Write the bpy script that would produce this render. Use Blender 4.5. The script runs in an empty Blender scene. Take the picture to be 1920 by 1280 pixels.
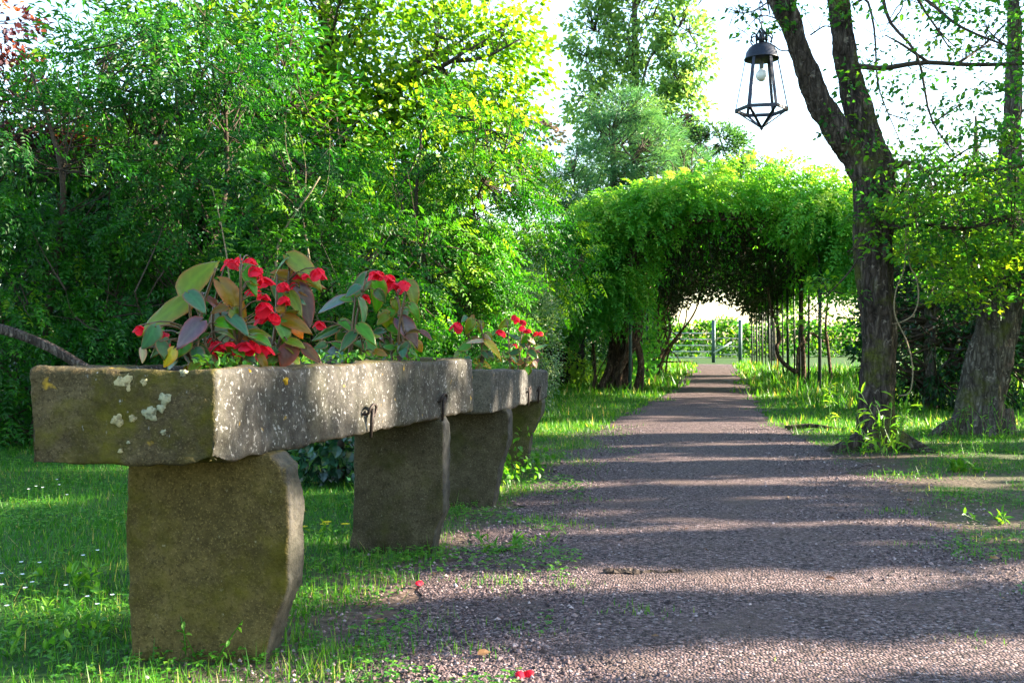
import bpy, bmesh, math, random
import numpy as np
from mathutils import Vector, noise as mnoise

# ------------------------------------------------------------------ scene, camera, light
scn = bpy.context.scene
COL = scn.collection
YAW = math.radians(10.47)
CAM_H = 1.0
CA, SA = math.cos(YAW), math.sin(YAW)
FPX = 1920 * 35 / 36.0

cam_d = bpy.data.cameras.new('camera'); cam = bpy.data.objects.new('camera', cam_d); COL.objects.link(cam)
cam_d.lens = 35; cam_d.sensor_width = 36; cam_d.clip_start = 0.05; cam_d.clip_end = 2000
cam.location = (0, 0, CAM_H); cam.rotation_euler = (math.radians(90.05), 0, YAW)
cam_d.dof.use_dof = True; cam_d.dof.focus_distance = 5.0; cam_d.dof.aperture_fstop = 14.0
scn.camera = cam

SUN_AZ = math.radians(18.0)      # from +X towards +Y
SUN_EL = math.radians(21.0)
world = bpy.data.worlds.new('World'); scn.world = world; world.use_nodes = True
wn = world.node_tree; wn.nodes.clear()
w_out = wn.nodes.new('ShaderNodeOutputWorld'); w_bg = wn.nodes.new('ShaderNodeBackground')
w_sky = wn.nodes.new('ShaderNodeTexSky'); w_sky.sky_type = 'NISHITA'; w_sky.sun_disc = False
w_sky.sun_elevation = SUN_EL; w_sky.sun_rotation = math.radians(90) - SUN_AZ
w_sky.air_density = 1.2; w_sky.dust_density = 1.2; w_sky.ozone_density = 1.5
w_bg.inputs['Strength'].default_value = 0.09
wn.links.new(w_sky.outputs[0], w_bg.inputs['Color']); wn.links.new(w_bg.outputs[0], w_out.inputs['Surface'])

sun_d = bpy.data.lights.new('sun', 'SUN'); sun = bpy.data.objects.new('sun', sun_d); COL.objects.link(sun)
sun_d.energy = 5.0; sun_d.angle = math.radians(0.6); sun_d.color = (1.0, 0.86, 0.68)
SUN_DIR = Vector((math.cos(SUN_AZ) * math.cos(SUN_EL), math.sin(SUN_AZ) * math.cos(SUN_EL), math.sin(SUN_EL)))
sun.rotation_euler = SUN_DIR.to_track_quat('Z', 'Y').to_euler()

scn.view_settings.view_transform = 'Standard'; scn.view_settings.look = 'None'
scn.view_settings.exposure = 3.1; scn.view_settings.gamma = 1.0; scn.view_settings.use_curve_mapping = False
scn.cycles.max_bounces = 8; scn.cycles.diffuse_bounces = 4; scn.cycles.transmission_bounces = 4
scn.cycles.glossy_bounces = 2; scn.cycles.transparent_max_bounces = 4
scn.cycles.sample_clamp_indirect = 6.0
scn.cycles.caustics_reflective = False; scn.cycles.caustics_refractive = False

# ------------------------------------------------------------------ helpers
def W(px, py, z):
    """world point that stands z metres deep, seen in the direction of photo pixel px, py"""
    xc = (px - 960) / FPX * z
    return Vector((CA * xc - SA * z, SA * xc + CA * z, CAM_H - (py - 642) / FPX * z))

def G(px, py):
    """ground point under a photo pixel"""
    z = FPX * CAM_H / (py - 642)
    p = W(px, py, z); p.z = 0
    return p

def rng_of(seed): return np.random.default_rng(seed)
def nrm(a): return a / np.maximum(np.linalg.norm(a, axis=-1, keepdims=True), 1e-9)

class Acc:
    """collects triangles with a per-vertex tone"""
    def __init__(s): s.v = []; s.f = []; s.t = []; s.n = 0
    def add(s, v, f, tone=0.5):
        v = np.asarray(v, float).reshape(-1, 3); f = np.asarray(f, np.int64).reshape(-1, 3)
        s.v.append(v); s.f.append(f + s.n)
        t = np.empty(len(v)); t[:] = tone; s.t.append(t)
        s.n += len(v)
    def mesh(s, name, smooth=False):
        me = bpy.data.meshes.new(name)
        v = np.concatenate(s.v); f = np.concatenate(s.f); t = np.concatenate(s.t)
        me.vertices.add(len(v)); me.vertices.foreach_set('co', v.astype(np.float32).ravel())
        me.loops.add(len(f) * 3); me.loops.foreach_set('vertex_index', f.astype(np.int32).ravel())
        me.polygons.add(len(f)); me.polygons.foreach_set('loop_start', np.arange(0, len(f) * 3, 3, dtype=np.int32))
        me.polygons.foreach_set('use_smooth', np.full(len(f), smooth, dtype=bool))
        a = me.attributes.new('tone', 'FLOAT', 'POINT'); a.data.foreach_set('value', t.astype(np.float32))
        me.update(calc_edges=True)
        return me

def link(name, me, mat=None, parent=None, loc=None):
    o = bpy.data.objects.new(name, me); COL.objects.link(o)
    if mat is not None and me is not None and not me.materials: me.materials.append(mat)
    if loc is not None: o.location = loc
    if parent is not None: o.parent = parent
    return o

def thing(name, label, cat, loc=(0, 0, 0), group=None):
    o = bpy.data.objects.new(name, None); COL.objects.link(o)
    o.empty_display_size = 0.2; o.location = loc
    o['label'] = label; o['category'] = cat
    if group: o['group'] = group
    return o

def tag(o, label=None, cat=None, group=None, kind=None):
    if label: o['label'] = label
    if cat: o['category'] = cat
    if group: o['group'] = group
    if kind: o['kind'] = kind
    return o

def put(name, acc, mat, parent, smooth=False, kind=None, label=None):
    """part whose mesh is given in world coordinates, under a thing standing at parent.location"""
    me = acc.mesh(name, smooth) if isinstance(acc, Acc) else acc
    if parent is not None:
        off = Vector(parent.location)
        if parent.parent is not None: off = off + Vector(parent.parent.location)
        co = np.empty(len(me.vertices) * 3, np.float32); me.vertices.foreach_get('co', co)
        co = co.reshape(-1, 3) - np.array(off, np.float32); me.vertices.foreach_set('co', co.ravel()); me.update()
    o = link(name, me, mat, parent)
    if kind: o['kind'] = kind
    if label: o['label'] = label
    return o

def tube_arr(pts, rad, sides=8, caps=True, ridge=0.0, rs=0.0):
    """triangulated tube along pts"""
    P = np.asarray([tuple(p) for p in pts], float); n = len(P)
    R = np.empty(n); R[:] = rad
    T = np.empty_like(P); T[1:-1] = P[2:] - P[:-2]; T[0] = P[1] - P[0]; T[-1] = P[-1] - P[-2]; T = nrm(T)
    ref = np.array([0, 0, 1.0]) if abs(T[0][2]) < 0.9 else np.array([1.0, 0, 0])
    U = nrm(np.cross(T[0], ref)); V = []
    a = np.linspace(0, 2 * math.pi, sides, endpoint=False)
    for i in range(n):
        U = nrm(U - T[i] * np.dot(U, T[i])); B = np.cross(T[i], U)
        r = R[i]
        if ridge: r = r * (1 + ridge * np.sin(a * 5 + rs + i * 0.15) * 0.5 + ridge * np.sin(a * 3 + rs * 2 - i * 0.1) * 0.6)
        V.append(P[i] + (np.cos(a) * r)[:, None] * U + (np.sin(a) * r)[:, None] * B)
    V = np.concatenate(V); F = []
    i0 = np.arange(sides); i1 = (i0 + 1) % sides
    for i in range(n - 1):
        b = i * sides; c = b + sides
        F.append(np.stack([b + i0, b + i1, c + i1], 1)); F.append(np.stack([b + i0, c + i1, c + i0], 1))
    if caps:
        k = len(V); V = np.vstack([V, P[0], P[-1]])
        F.append(np.stack([i1, i0, np.full(sides, k)], 1)); b = (n - 1) * sides
        F.append(np.stack([b + i0, b + i1, np.full(sides, k + 1)], 1))
    return V, np.concatenate(F)

def spline(pts, n):
    """Catmull-Rom through pts"""
    P = [np.array(tuple(p), float) for p in pts]
    if len(P) < 3: return [P[0] + (P[-1] - P[0]) * t for t in np.linspace(0, 1, n)]
    P = [2 * P[0] - P[1]] + P + [2 * P[-1] - P[-2]]
    out = []; m = len(P) - 3
    for t in np.linspace(0, m - 1e-6, n):
        i = int(t); u = t - i; a, b, c, d = P[i:i + 4]
        out.append(0.5 * ((2 * b) + (-a + c) * u + (2 * a - 5 * b + 4 * c - d) * u * u + (-a + 3 * b - 3 * c + d) * u ** 3))
    return out

def box_arr(x0, x1, y0, y1, z0, z1):
    v = [(x, y, z) for z in (z0, z1) for y in (y0, y1) for x in (x0, x1)]
    q = [(0, 2, 3, 1), (4, 5, 7, 6), (0, 1, 5, 4), (2, 6, 7, 3), (0, 4, 6, 2), (1, 3, 7, 5)]
    f = []
    for a, b, c, d in q: f += [(a, b, c), (a, c, d)]
    return np.array(v, float), np.array(f)

def bar(acc, a, b, w, tone=0.5, sides=4):
    v, f = tube_arr([a, b], w, sides); acc.add(v, f, tone)

def remesh(me, size):
    """voxel-fused copy of a closed mesh"""
    o = bpy.data.objects.new('temporary', me); COL.objects.link(o)
    m = o.modifiers.new('r', 'REMESH'); m.mode = 'VOXEL'; m.voxel_size = size
    dg = bpy.context.evaluated_depsgraph_get(); dg.update()
    out = bpy.data.meshes.new_from_object(o.evaluated_get(dg))
    bpy.data.objects.remove(o); bpy.data.meshes.remove(me)
    return out

def fbm_displace(me, fn):
    """move each vertex along its normal by fn(co, normal)"""
    n = len(me.vertices); co = np.empty(n * 3, np.float32); no = np.empty(n * 3, np.float32)
    me.vertices.foreach_get('co', co); me.vertex_normals.foreach_get('vector', no)
    co = co.reshape(-1, 3); no = no.reshape(-1, 3)
    d = np.array([fn(Vector(c), Vector(m)) for c, m in zip(co, no)], np.float32)
    me.vertices.foreach_set('co', (co + no * d[:, None]).ravel()); me.update()
    me.polygons.foreach_set('use_smooth', np.ones(len(me.polygons), bool))

# ---- leaves ----------------------------------------------------------------
RH_V = np.array([(0, 0, 0), (.42, -.5, .10), (1, 0, -.06), (.42, .5, .10)]); RH_F = np.array([(0, 1, 2), (0, 2, 3)])
OV_V = np.array([(0, 0, 0), (.28, -.46, .09), (.68, -.36, .05), (1, 0, -.12), (.68, .36, .05), (.28, .46, .09), (.5, 0, 0)])
OV_F = np.array([(0, 1, 6), (1, 2, 6), (2, 3, 6), (3, 4, 6), (4, 5, 6), (5, 0, 6)])
BL_V = np.array([(0, -.5, 0), (0, .5, 0), (.55, -.34, .04), (.55, .34, .04), (1, 0, -.08)]); BL_F = np.array([(0, 2, 1), (1, 2, 3), (2, 4, 3)])
TR_V = np.array([(0, -.5, 0), (0, .5, 0), (1, 0, 0)]); TR_F = np.array([(0, 2, 1)])
TPL = {'rh': (RH_V, RH_F), 'ov': (OV_V, OV_F), 'bl': (BL_V, BL_F), 'tr': (TR_V, TR_F)}

def leaves(acc, P, D, N, L, Wd, tone, kind='rh'):
    V, F = TPL[kind]; n = len(P)
    if n == 0: return
    D = nrm(D); S = nrm(np.cross(N, D)); N = np.cross(D, S)
    L = np.broadcast_to(L, n)[:, None, None]; Wd = np.broadcast_to(Wd, n)[:, None, None]
    v = P[:, None, :] + V[None, :, 0:1] * L * D[:, None, :] + V[None, :, 1:2] * Wd * S[:, None, :] + V[None, :, 2:3] * L * N[:, None, :]
    f = F[None] + (np.arange(n) * len(V))[:, None, None]
    acc.add(v.reshape(-1, 3), f.reshape(-1, 3), np.repeat(np.broadcast_to(tone, n), len(V)))

def pinnate(acc, rng, P, D, N, L, pairs, ll, lw, tone, droop=0.25):
    """compound leaves: pairs of leaflets along a drooping rib"""
    n = len(P); D = nrm(D); S = nrm(np.cross(N, D)); N = np.cross(D, S)
    L = np.broadcast_to(L, n)
    ks = np.linspace(0.16, 0.97, pairs)
    for k in ks:
        base = P + D * (L * k)[:, None] - np.array([0, 0, 1.0]) * (L * droop * k * k)[:, None]
        t2 = nrm(D - np.array([0, 0, 1.0]) * droop * 2 * k)
        for sg in (-1, 1):
            d = nrm(t2 * 0.45 + sg * S * 0.9 + rng.normal(0, .14, (n, 3)) - np.array([0, 0, .12]))
            sc = (1.0 if k < .8 else .85) * rng.uniform(.8, 1.15, n)
            leaves(acc, base, d, N + rng.normal(0, .25, (n, 3)), ll * sc, lw * sc, tone + rng.normal(0, .05, n))
    base = P + D * (L * .98)[:, None] - np.array([0, 0, 1.0]) * (L * droop)[:, None]
    leaves(acc, base, t2, N, ll * 1.1, lw * 1.1, tone)

def rand_unit(rng, n): return nrm(rng.normal(0, 1, (n, 3)))
UP = np.array([0, 0, 1.0])
SUNV = np.array(SUN_DIR)      # leaves turn towards the sun

def shell_points(rng, c, r, n, lo=0.55, hi=1.0, keep=None):
    """points in the outer shell of an ellipsoid"""
    out = []; got = 0
    c = np.array(c, float); r = np.array(r, float)
    while got < n:
        d = rand_unit(rng, n * 2); q = rng.uniform(lo ** 3, hi ** 3, n * 2) ** (1 / 3)
        p = c + d * q[:, None] * r
        ok = p[:, 2] > 0.05
        if keep is not None: ok &= keep(p)
        p = p[ok]; out.append(p); got += len(p)
        if len(out) > 40: break
    return np.concatenate(out)[:n]

# ---- materials -------------------------------------------------------------
class NT:
    def __init__(s, name):
        s.m = bpy.data.materials.new(name); s.m.use_nodes = True; s.t = s.m.node_tree; s.t.nodes.clear()
        s.out = s.n('ShaderNodeOutputMaterial')
    def n(s, typ, ins=None, **kw):
        x = s.t.nodes.new(typ)
        for k, v in kw.items(): setattr(x, k, v)
        for k, v in (ins or {}).items():
            if hasattr(v, 'is_linked') or hasattr(v, 'links'): s.t.links.new(v, x.inputs[k])
            else: x.inputs[k].default_value = v
        return x
    def noise(s, vec, scale, detail=4, rough=.55, dist=0.0):
        return s.n('ShaderNodeTexNoise', {'Vector': vec, 'Scale': scale, 'Detail': detail, 'Roughness': rough, 'Distortion': dist}).outputs[0]
    def ramp(s, fac, stops, interp='LINEAR'):
        x = s.n('ShaderNodeValToRGB', {'Fac': fac}); r = x.color_ramp; r.interpolation = interp
        while len(r.elements) < len(stops): r.elements.new(0.5)
        for e, (p, c) in zip(r.elements, stops):
            e.position = p; e.color = (*c, 1) if len(c) == 3 else c
        return x.outputs[0]
    def step(s, fac, a, b):
        return s.n('ShaderNodeMapRange', {'Value': fac, 'From Min': a, 'From Max': b}, clamp=True).outputs[0]
    def mix(s, fac, a, b, mode='MIX'):
        x = s.n('ShaderNodeMix', data_type='RGBA', blend_type=mode)
        for i, v in ((0, fac), (6, a), (7, b)):
            if hasattr(v, 'links'): s.t.links.new(v, x.inputs[i])
            else: x.inputs[i].default_value = v if i == 0 else ((*v, 1) if len(v) == 3 else v)
        return x.outputs[2]
    def math(s, op, a, b=0.5):
        x = s.n('ShaderNodeMath', operation=op)
        for i, v in ((0, a), (1, b)):
            if hasattr(v, 'links'): s.t.links.new(v, x.inputs[i])
            else: x.inputs[i].default_value = v
        return x.outputs[0]
    def pos(s): return s.n('ShaderNodeNewGeometry').outputs['Position']
    def obj(s): return s.n('ShaderNodeTexCoord').outputs['Object']
    def stretch(s, vec, sc): return s.n('ShaderNodeMapping', {'Vector': vec, 'Scale': sc}).outputs[0]
    def tone(s): return s.n('ShaderNodeAttribute', attribute_name='tone').outputs['Fac']
    def bsdf(s, col, rough=.7, spec=.3, bump=None, bstr=.5, bdist=.01, metal=0.0):
        ins = {'Base Color': col if hasattr(col, 'links') else (*col, 1), 'Roughness': rough, 'Specular IOR Level': spec, 'Metallic': metal}
        if bump is not None:
            ins['Normal'] = s.n('ShaderNodeBump', {'Height': bump, 'Strength': bstr, 'Distance': bdist}).outputs[0]
        return s.n('ShaderNodeBsdfPrincipled', ins).outputs[0]
    def done(s, sh):
        s.t.links.new(sh, s.out.inputs['Surface']); return s.m

def leaf_mat(name, stops, trans=.45, tmul=(1.5, 1.35, .6), rough=.45, spec=.35):
    m = NT(name); c = m.ramp(m.tone(), stops)
    tc = m.mix(1.0, c, tmul, 'MULTIPLY')
    tr = m.n('ShaderNodeBsdfTranslucent', {'Color': tc}).outputs[0]
    mx = m.n('ShaderNodeMixShader', {0: trans, 1: m.bsdf(c, rough, spec), 2: tr}).outputs[0]
    return m.done(mx)

def plain(name, col, rough=.6, spec=.3, metal=0.0, var=.25, scale=40):
    m = NT(name); n = m.noise(m.pos(), scale)
    c = m.ramp(n, [(.3, tuple(x * (1 - var) for x in col)), (.7, tuple(min(1, x * (1 + var)) for x in col))])
    return m.done(m.bsdf(c, rough, spec, n, .3, .004, metal))
# ------------------------------------------------------------------ materials of the ground
def ground_material():
    m = NT('lawn soil'); p = m.pos()
    n1 = m.noise(p, 1.4, 5); n2 = m.noise(p, 30, 5); n3 = m.noise(p, 6, 4)
    dirt = m.ramp(n2, [(.25, (.035, .024, .018)), (.55, (.10, .070, .055)), (.8, (.19, .14, .11))])
    moss = m.ramp(n2, [(.3, (.012, .032, .006)), (.6, (.035, .085, .012)), (.8, (.075, .12, .022))])
    f = m.step(m.math('ADD', n1, m.math('MULTIPLY', n3, .5)), .72, .95)
    sx = m.n('ShaderNodeSeparateXYZ', {0: p})
    near = m.math('MULTIPLY', m.step(sx.outputs[0], 3.6, 1.6), m.math('MULTIPLY', m.step(sx.outputs[0], -1.9, -1.2), m.step(sx.outputs[1], 12.5, 9.0)))
    g = m.math('MAXIMUM', f, m.math('SUBTRACT', 1.0, near))
    c = m.mix(g, dirt, moss)
    return m.done(m.bsdf(c, .9, .15, n2, .8, .02))

def path_material():
    m = NT('gravel bed'); p = m.pos()
    v = m.n('ShaderNodeTexVoronoi', {'Vector': p, 'Scale': 95.0}); n = m.noise(p, 2.2, 4); n2 = m.noise(p, 160, 3)
    ch = m.n('ShaderNodeSeparateColor', {0: v.outputs['Color']}).outputs[0]
    c = m.ramp(ch, [(0, (.010, .006, .007)), (.35, (.050, .033, .034)), (.7, (.122, .081, .080)), (.95, (.20, .146, .14)), (1, (.29, .24, .24))])
    soil = m.ramp(n2, [(.3, (.045, .030, .026)), (.7, (.14, .098, .085))])
    c = m.mix(m.step(n, .52, .72), c, soil)
    h = m.math('SUBTRACT', 1.0, v.outputs['Distance'])
    return m.done(m.bsdf(c, .85, .25, h, 1.0, .012))

def path_edge(y):
    return float(np.interp(y, [0, 4, 9, 13, 20, 44], [-1.1, -1.1, -1.12, -1.0, -.5, -.15])), float(np.interp(y, [0, 4, 9, 13, 20, 44], [1.35, 1.35, 1.22, .92, 1.1, 1.85]))

M_GROUND, M_PATH = ground_material(), path_material()
gx = Acc()
# one sheet to the horizon: a fine grid near the path, wide quads beyond
xs = np.concatenate([[-900, -300, -100, -40], np.arange(-14, 14.1, .5), [40, 100, 300, 900]])
ys = np.concatenate([[-200, -40], np.arange(-4, 30.1, .5), [40, 60, 100, 200, 400, 1200]])
def ground_z(x, y):
    h = 0.0
    if abs(x) < 14 and -4 <= y < 30:
        d = max(0, abs(x - .1) - 1.6)
        h = min(d, 1.5) * .03 * mnoise.noise(Vector((x * .8, y * .8, 3)))
    return h
gv = [(x, y, ground_z(x, y)) for y in ys for x in xs]; nx = len(xs)
gf = []
for j in range(len(ys) - 1):
    for i in range(nx - 1):
        a = j * nx + i; gf += [(a, a + 1, a + nx + 1), (a, a + nx + 1, a + nx)]
gx.add(gv, gf)
tag(link('ground', gx.mesh('ground', True), M_GROUND), kind='structure')

pa = Acc(); pv = []; pf = []
yy = np.arange(0.5, 46.1, .08)
for j, y in enumerate(yy):
    l, r = path_edge(y)
    l += .16 * mnoise.noise(Vector((0, y * 2.3, 1))) + .08 * mnoise.noise(Vector((0, y * 9, 4)))
    r += .22 * mnoise.noise(Vector((5, y * 1.7, 1))) + .09 * mnoise.noise(Vector((5, y * 9, 4))) + max(0, 5.5 - y) * .35
    for k in range(9):
        t = k / 8; x = l + (r - l) * t
        z = .006 + .012 * math.sin(math.pi * t) + (.006 * mnoise.noise(Vector((x * 2, y * 2, 7))) if 0 < k < 8 else 0)
        pv.append((x, y, max(z, .005)))
    if j:
        for k in range(8):
            a = (j - 1) * 9 + k; pf += [(a, a + 1, a + 10), (a, a + 10, a + 9)]
pa.add(pv, pf)
tag(link('gravel_path', pa.mesh('gravel_path', True), M_PATH), kind='structure')

# ------------------------------------------------------------------ loose gravel, as stones
def gravel():
    r = rng_of(11); a = Acc()
    n = 68000
    y = 2.5 + 9.5 * r.uniform(0, 1, n) ** 1.9
    x = r.uniform(-1.75, 2.9, n)
    L = np.array([path_edge(v)[0] for v in y]); R = np.array([path_edge(v)[1] + max(0, 5.5 - v) * .35 for v in y])
    edge = np.minimum(x - L, R - x)
    keep = r.uniform(-.5, .25, n) < edge
    view = (SA * x + CA * 0 * x) * 0 + x < (y * .35 + .6)
    x, y = x[keep & view], y[keep & view]; n = len(x)
    s = r.lognormal(math.log(.0048), .36, n).clip(.003, .012) * (1 + y * .03)
    ang = r.uniform(0, 6.28, n)
    # six-sided chips, flattened, turned at random
    base = np.array([(1, 0, 0), (.3, .8, .1), (-.9, .4, 0), (-.5, -.8, .1), (.5, -.7, 0), (0, .1, .75)])
    f = np.array([(0, 1, 5), (1, 2, 5), (2, 3, 5), (3, 4, 5), (4, 0, 5)])
    v = base[None] * r.uniform(.65, 1.35, (n, 6, 3))
    ca, sa = np.cos(ang)[:, None], np.sin(ang)[:, None]
    vx = v[:, :, 0] * ca - v[:, :, 1] * sa; vy = v[:, :, 0] * sa + v[:, :, 1] * ca
    tilt = r.normal(0, .3, (n, 1))
    vz = v[:, :, 2] + vx * tilt + .25
    P = np.stack([vx * s[:, None] + x[:, None], vy * s[:, None] + y[:, None], vz * s[:, None] + .010], 2)
    ff = f[None] + (np.arange(n) * 6)[:, None, None]
    a.add(P.reshape(-1, 3), ff.reshape(-1, 3), np.repeat(r.uniform(0, 1, n), 6))
    m = NT('gravel chip'); t = m.tone()
    c = m.ramp(t, [(0, (.010, .006, .007)), (.3, (.050, .031, .032)), (.65, (.128, .084, .083)), (.93, (.225, .165, .16)), (1, (.34, .28, .28))])
    tag(link('gravel', a.mesh('gravel'), m.done(m.bsdf(c, .75, .3))), kind='stuff')
gravel()

# ------------------------------------------------------------------ stone
def stone_material(name, base, moss, light, moss_lo, streak, yellow=.0):
    m = NT(name); p = m.pos()
    g = m.n('ShaderNodeNewGeometry')
    n1 = m.noise(p, 3.2, 6, .6); n2 = m.noise(p, 18, 6, .6); n3 = m.noise(p, 90, 4, .6); n4 = m.noise(m.stretch(p, (1, 1, .3)), 42, 5, .7)
    c = m.ramp(n1, [(.3, tuple(x * .62 for x in base)), (.55, base), (.78, tuple(x * 1.35 for x in base))])
    c = m.mix(.75, c, m.ramp(n2, [(.3, (.45, .45, .45)), (.7, (1.25, 1.25, 1.25))]), 'MULTIPLY')
    c = m.mix(m.math('MULTIPLY', m.step(n3, .50, .66), .7), c, tuple(x * .28 for x in base))
    c = m.mix(m.math('MULTIPLY', m.step(m.noise(p, 150, 3, .7), .56, .66), .6), c, tuple(min(1, x * 2.3) for x in base))
    # moss in soft patches
    nm = m.noise(m.n('ShaderNodeVectorMath', {0: p, 1: (3.1, 7.7, 1.3)}, operation='ADD').outputs[0], 4.5, 6, .65)
    mm = m.math('MULTIPLY', m.step(nm, moss_lo, moss_lo + .16), .85)
    c = m.mix(mm, c, m.ramp(n2, [(.3, tuple(x * .6 for x in moss)), (.7, tuple(x * 1.3 for x in moss))]))
    grey = m.math('MULTIPLY', m.step(m.n('ShaderNodeSeparateXYZ', {0: g.outputs['Normal']}).outputs[0], .35, .8), .75)
    c = m.mix(grey, c, m.ramp(n2, [(.25, (.017, .018, .019)), (.5, (.050, .051, .052)), (.75, (.10, .099, .097))]))
    # pale lichen crust: dense on the face turned to the path (its own colony), sparse elsewhere
    sx = m.n('ShaderNodeSeparateXYZ', {0: g.outputs['Normal']}).outputs[0]
    side = m.step(sx, .35, .8)
    thr = m.n('ShaderNodeMapRange', {'Value': side, 'From Min': 0, 'From Max': 1, 'To Min': .62, 'To Max': streak}).outputs[0]
    wl = m.step(m.math('SUBTRACT', n4, thr), 0, .07)
    wl2 = m.step(m.noise(p, 70, 3, .6), .56, .66)
    lw = m.math('MULTIPLY', wl, m.math('MULTIPLY', wl2, .85))
    c = m.mix(lw, c, light)
    if yellow:
        ny = m.noise(m.n('ShaderNodeVectorMath', {0: p, 1: (1.7, 2.2, 9.3)}, operation='ADD').outputs[0], 13, 3, .5)
        c = m.mix(m.math('MULTIPLY', m.step(ny, yellow, yellow + .05), .8), c, (.42, .27, .03))
    pv = m.n('ShaderNodeTexVoronoi', {'Vector': p, 'Scale': 38.0}).outputs['Distance']
    h = m.math('ADD', m.math('MULTIPLY', n2, .6), m.math('ADD', m.math('MULTIPLY', n3, .5), m.math('MULTIPLY', m.step(pv, 0, .16), .18)))
    return m.done(m.bsdf(c, .92, .12, h, .9, .012))

M_TROUGH = stone_material('trough stone', (.082, .064, .032), (.074, .068, .007), (.33, .33, .32), .50, .47, .70)
M_TROUGH2 = stone_material('grey trough stone', (.10, .088, .064), (.03, .034, .014), (.33, .33, .31), .56, .48, .74)
M_LEG = stone_material('support stone', (.102, .078, .028), (.066, .057, .006), (.26, .24, .16), .46, .64)
M_LEG2 = stone_material('grey support stone', (.066, .057, .034), (.034, .036, .009), (.20, .20, .15), .51, .64)
M_LEG4 = stone_material('mossy support stone', (.11, .10, .045), (.055, .065, .012), (.24, .24, .17), .48, .66)
M_SOIL = plain('potting soil', (.03, .02, .014), .95, .1, var=.5, scale=60)
M_IRON = plain('rusty iron', (.035, .026, .022), .6, .4, .6, .5, 120)
M_LICH = {}
for nm, c in (('cream', (.30, .26, .14)), ('grey', (.25, .25, .16)), ('yellow', (.33, .21, .02))):
    m = NT('lichen ' + nm); n = m.noise(m.pos(), 70, 5)
    M_LICH[nm] = m.done(m.bsdf(m.ramp(n, [(.36, tuple(x * .42 for x in c)), (.5, c), (.66, tuple(x * 1.25 for x in c))]), .95, .05, n, 1.0, .008))

def quad_slab(FL, FR, BR, BL, z0f, z1f, z0b, z1b, nu=1):
    """closed block with a four-sided foot print"""
    v = [(*FL, z0f), (*FR, z0f), (*BR, z0b), (*BL, z0b), (*FL, z1f), (*FR, z1f), (*BR, z1b), (*BL, z1b)]
    return v

def trough_mesh(FL, FR, BR, BL, zf, zb, rim, depth, seed, chip=None):
    FL, FR, BR, BL = (Vector(p) for p in (FL, FR, BR, BL))
    v = quad_slab(FL, FR, BR, BL, zf[0], zf[1], zb[0], zb[1])
    bm = bmesh.new(); vs = [bm.verts.new(p) for p in v]
    for f in ((0, 3, 2, 1), (0, 1, 5, 4), (1, 2, 6, 5), (2, 3, 7, 6), (3, 0, 4, 7)): bm.faces.new([vs[i] for i in f])
    def lerp(a, b, t): return a + (b - a) * t
    def ins(u, w):
        p = lerp(lerp(FL, FR, u), lerp(BL, BR, u), w)
        return (p.x, p.y, zf[1] + (zb[1] - zf[1]) * w)
    wd = (FR - FL).length; ln = (BL - FL).length; a, b = rim / wd, rim / ln
    it = [bm.verts.new(ins(*q)) for q in ((a, b), (1 - a, b), (1 - a, 1 - b), (a, 1 - b))]
    ib = [bm.verts.new((p.co.x, p.co.y, p.co.z - depth)) for p in it]
    for i in range(4):
        j = (i + 1) % 4
        bm.faces.new([vs[4 + i], vs[4 + j], it[j], it[i]]); bm.faces.new([it[i], it[j], ib[j], ib[i]])
    bm.faces.new(ib)
    bmesh.ops.recalc_face_normals(bm, faces=bm.faces[:])
    me = bpy.data.meshes.new('trough'); bm.to_mesh(me); bm.free()
    me = remesh(me, .011)
    zm = (zf[0] + zf[1]) / 2
    def d(c, n):
        k = c * 3 + Vector((seed, 0, 0))
        e = .012 * mnoise.noise(k) + .008 * mnoise.noise(c * 11 + Vector((seed, 2, 0))) + .003 * mnoise.noise(c * 45)
        e -= .022 * max(0, mnoise.noise(c * 6.5 + Vector((0, 0, seed))) - .34) * (1 if max(abs(n.x), abs(n.y), abs(n.z)) < .97 else .35)
        if c.z < zm: e += .004 * mnoise.noise(Vector((c.y * 5, c.x * 5, seed)))
        # worn arrises: edges where two of the three box directions meet
        e -= .005 * max(0, 1.35 - max(abs(n.x), abs(n.y), abs(n.z)) * 1.35) * 2.2
        if chip is not None:
            q = (c - Vector(chip)); q.z *= 1.1
            if q.length < .10: e -= .03 * (1 - q.length / .10)
        return e
    fbm_displace(me, d)
    return me

def leg_mesh(prof, y0, thick, seed, skew=0.0, cell=.0095):
    """upright slab: outline in x, z facing the camera, thickness along y"""
    bm = bmesh.new(); n = len(prof); sx = skew
    f = [bm.verts.new((x, y0 + (x - prof[0][0]) * sx, z)) for x, z in prof]
    b = [bm.verts.new((x, y0 + (x - prof[0][0]) * sx + thick, z)) for x, z in prof]
    bm.faces.new(f); bm.faces.new(b[::-1])
    for i in range(n): bm.faces.new([f[(i + 1) % n], f[i], b[i], b[(i + 1) % n]])
    bmesh.ops.recalc_face_normals(bm, faces=bm.faces[:])
    me = bpy.data.meshes.new('leg'); bm.to_mesh(me); bm.free()
    me = remesh(me, cell)
    def d(c, nn):
        e = .006 * mnoise.noise(c * 3.5 + Vector((seed, 0, 0))) + .006 * mnoise.noise(c * 12 + Vector((0, seed, 0))) + .003 * mnoise.noise(c * 48)
        e -= .022 * max(0, mnoise.noise(c * 6.0 + Vector((0, 0, seed))) - .34) * (1 if max(abs(nn.x), abs(nn.y), abs(nn.z)) < .97 else .3)
        e -= .003 * max(0, 1.3 - max(abs(nn.x), abs(nn.y), abs(nn.z)) * 1.3) * 2
        return e
    fbm_displace(me, d)
    return me

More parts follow.
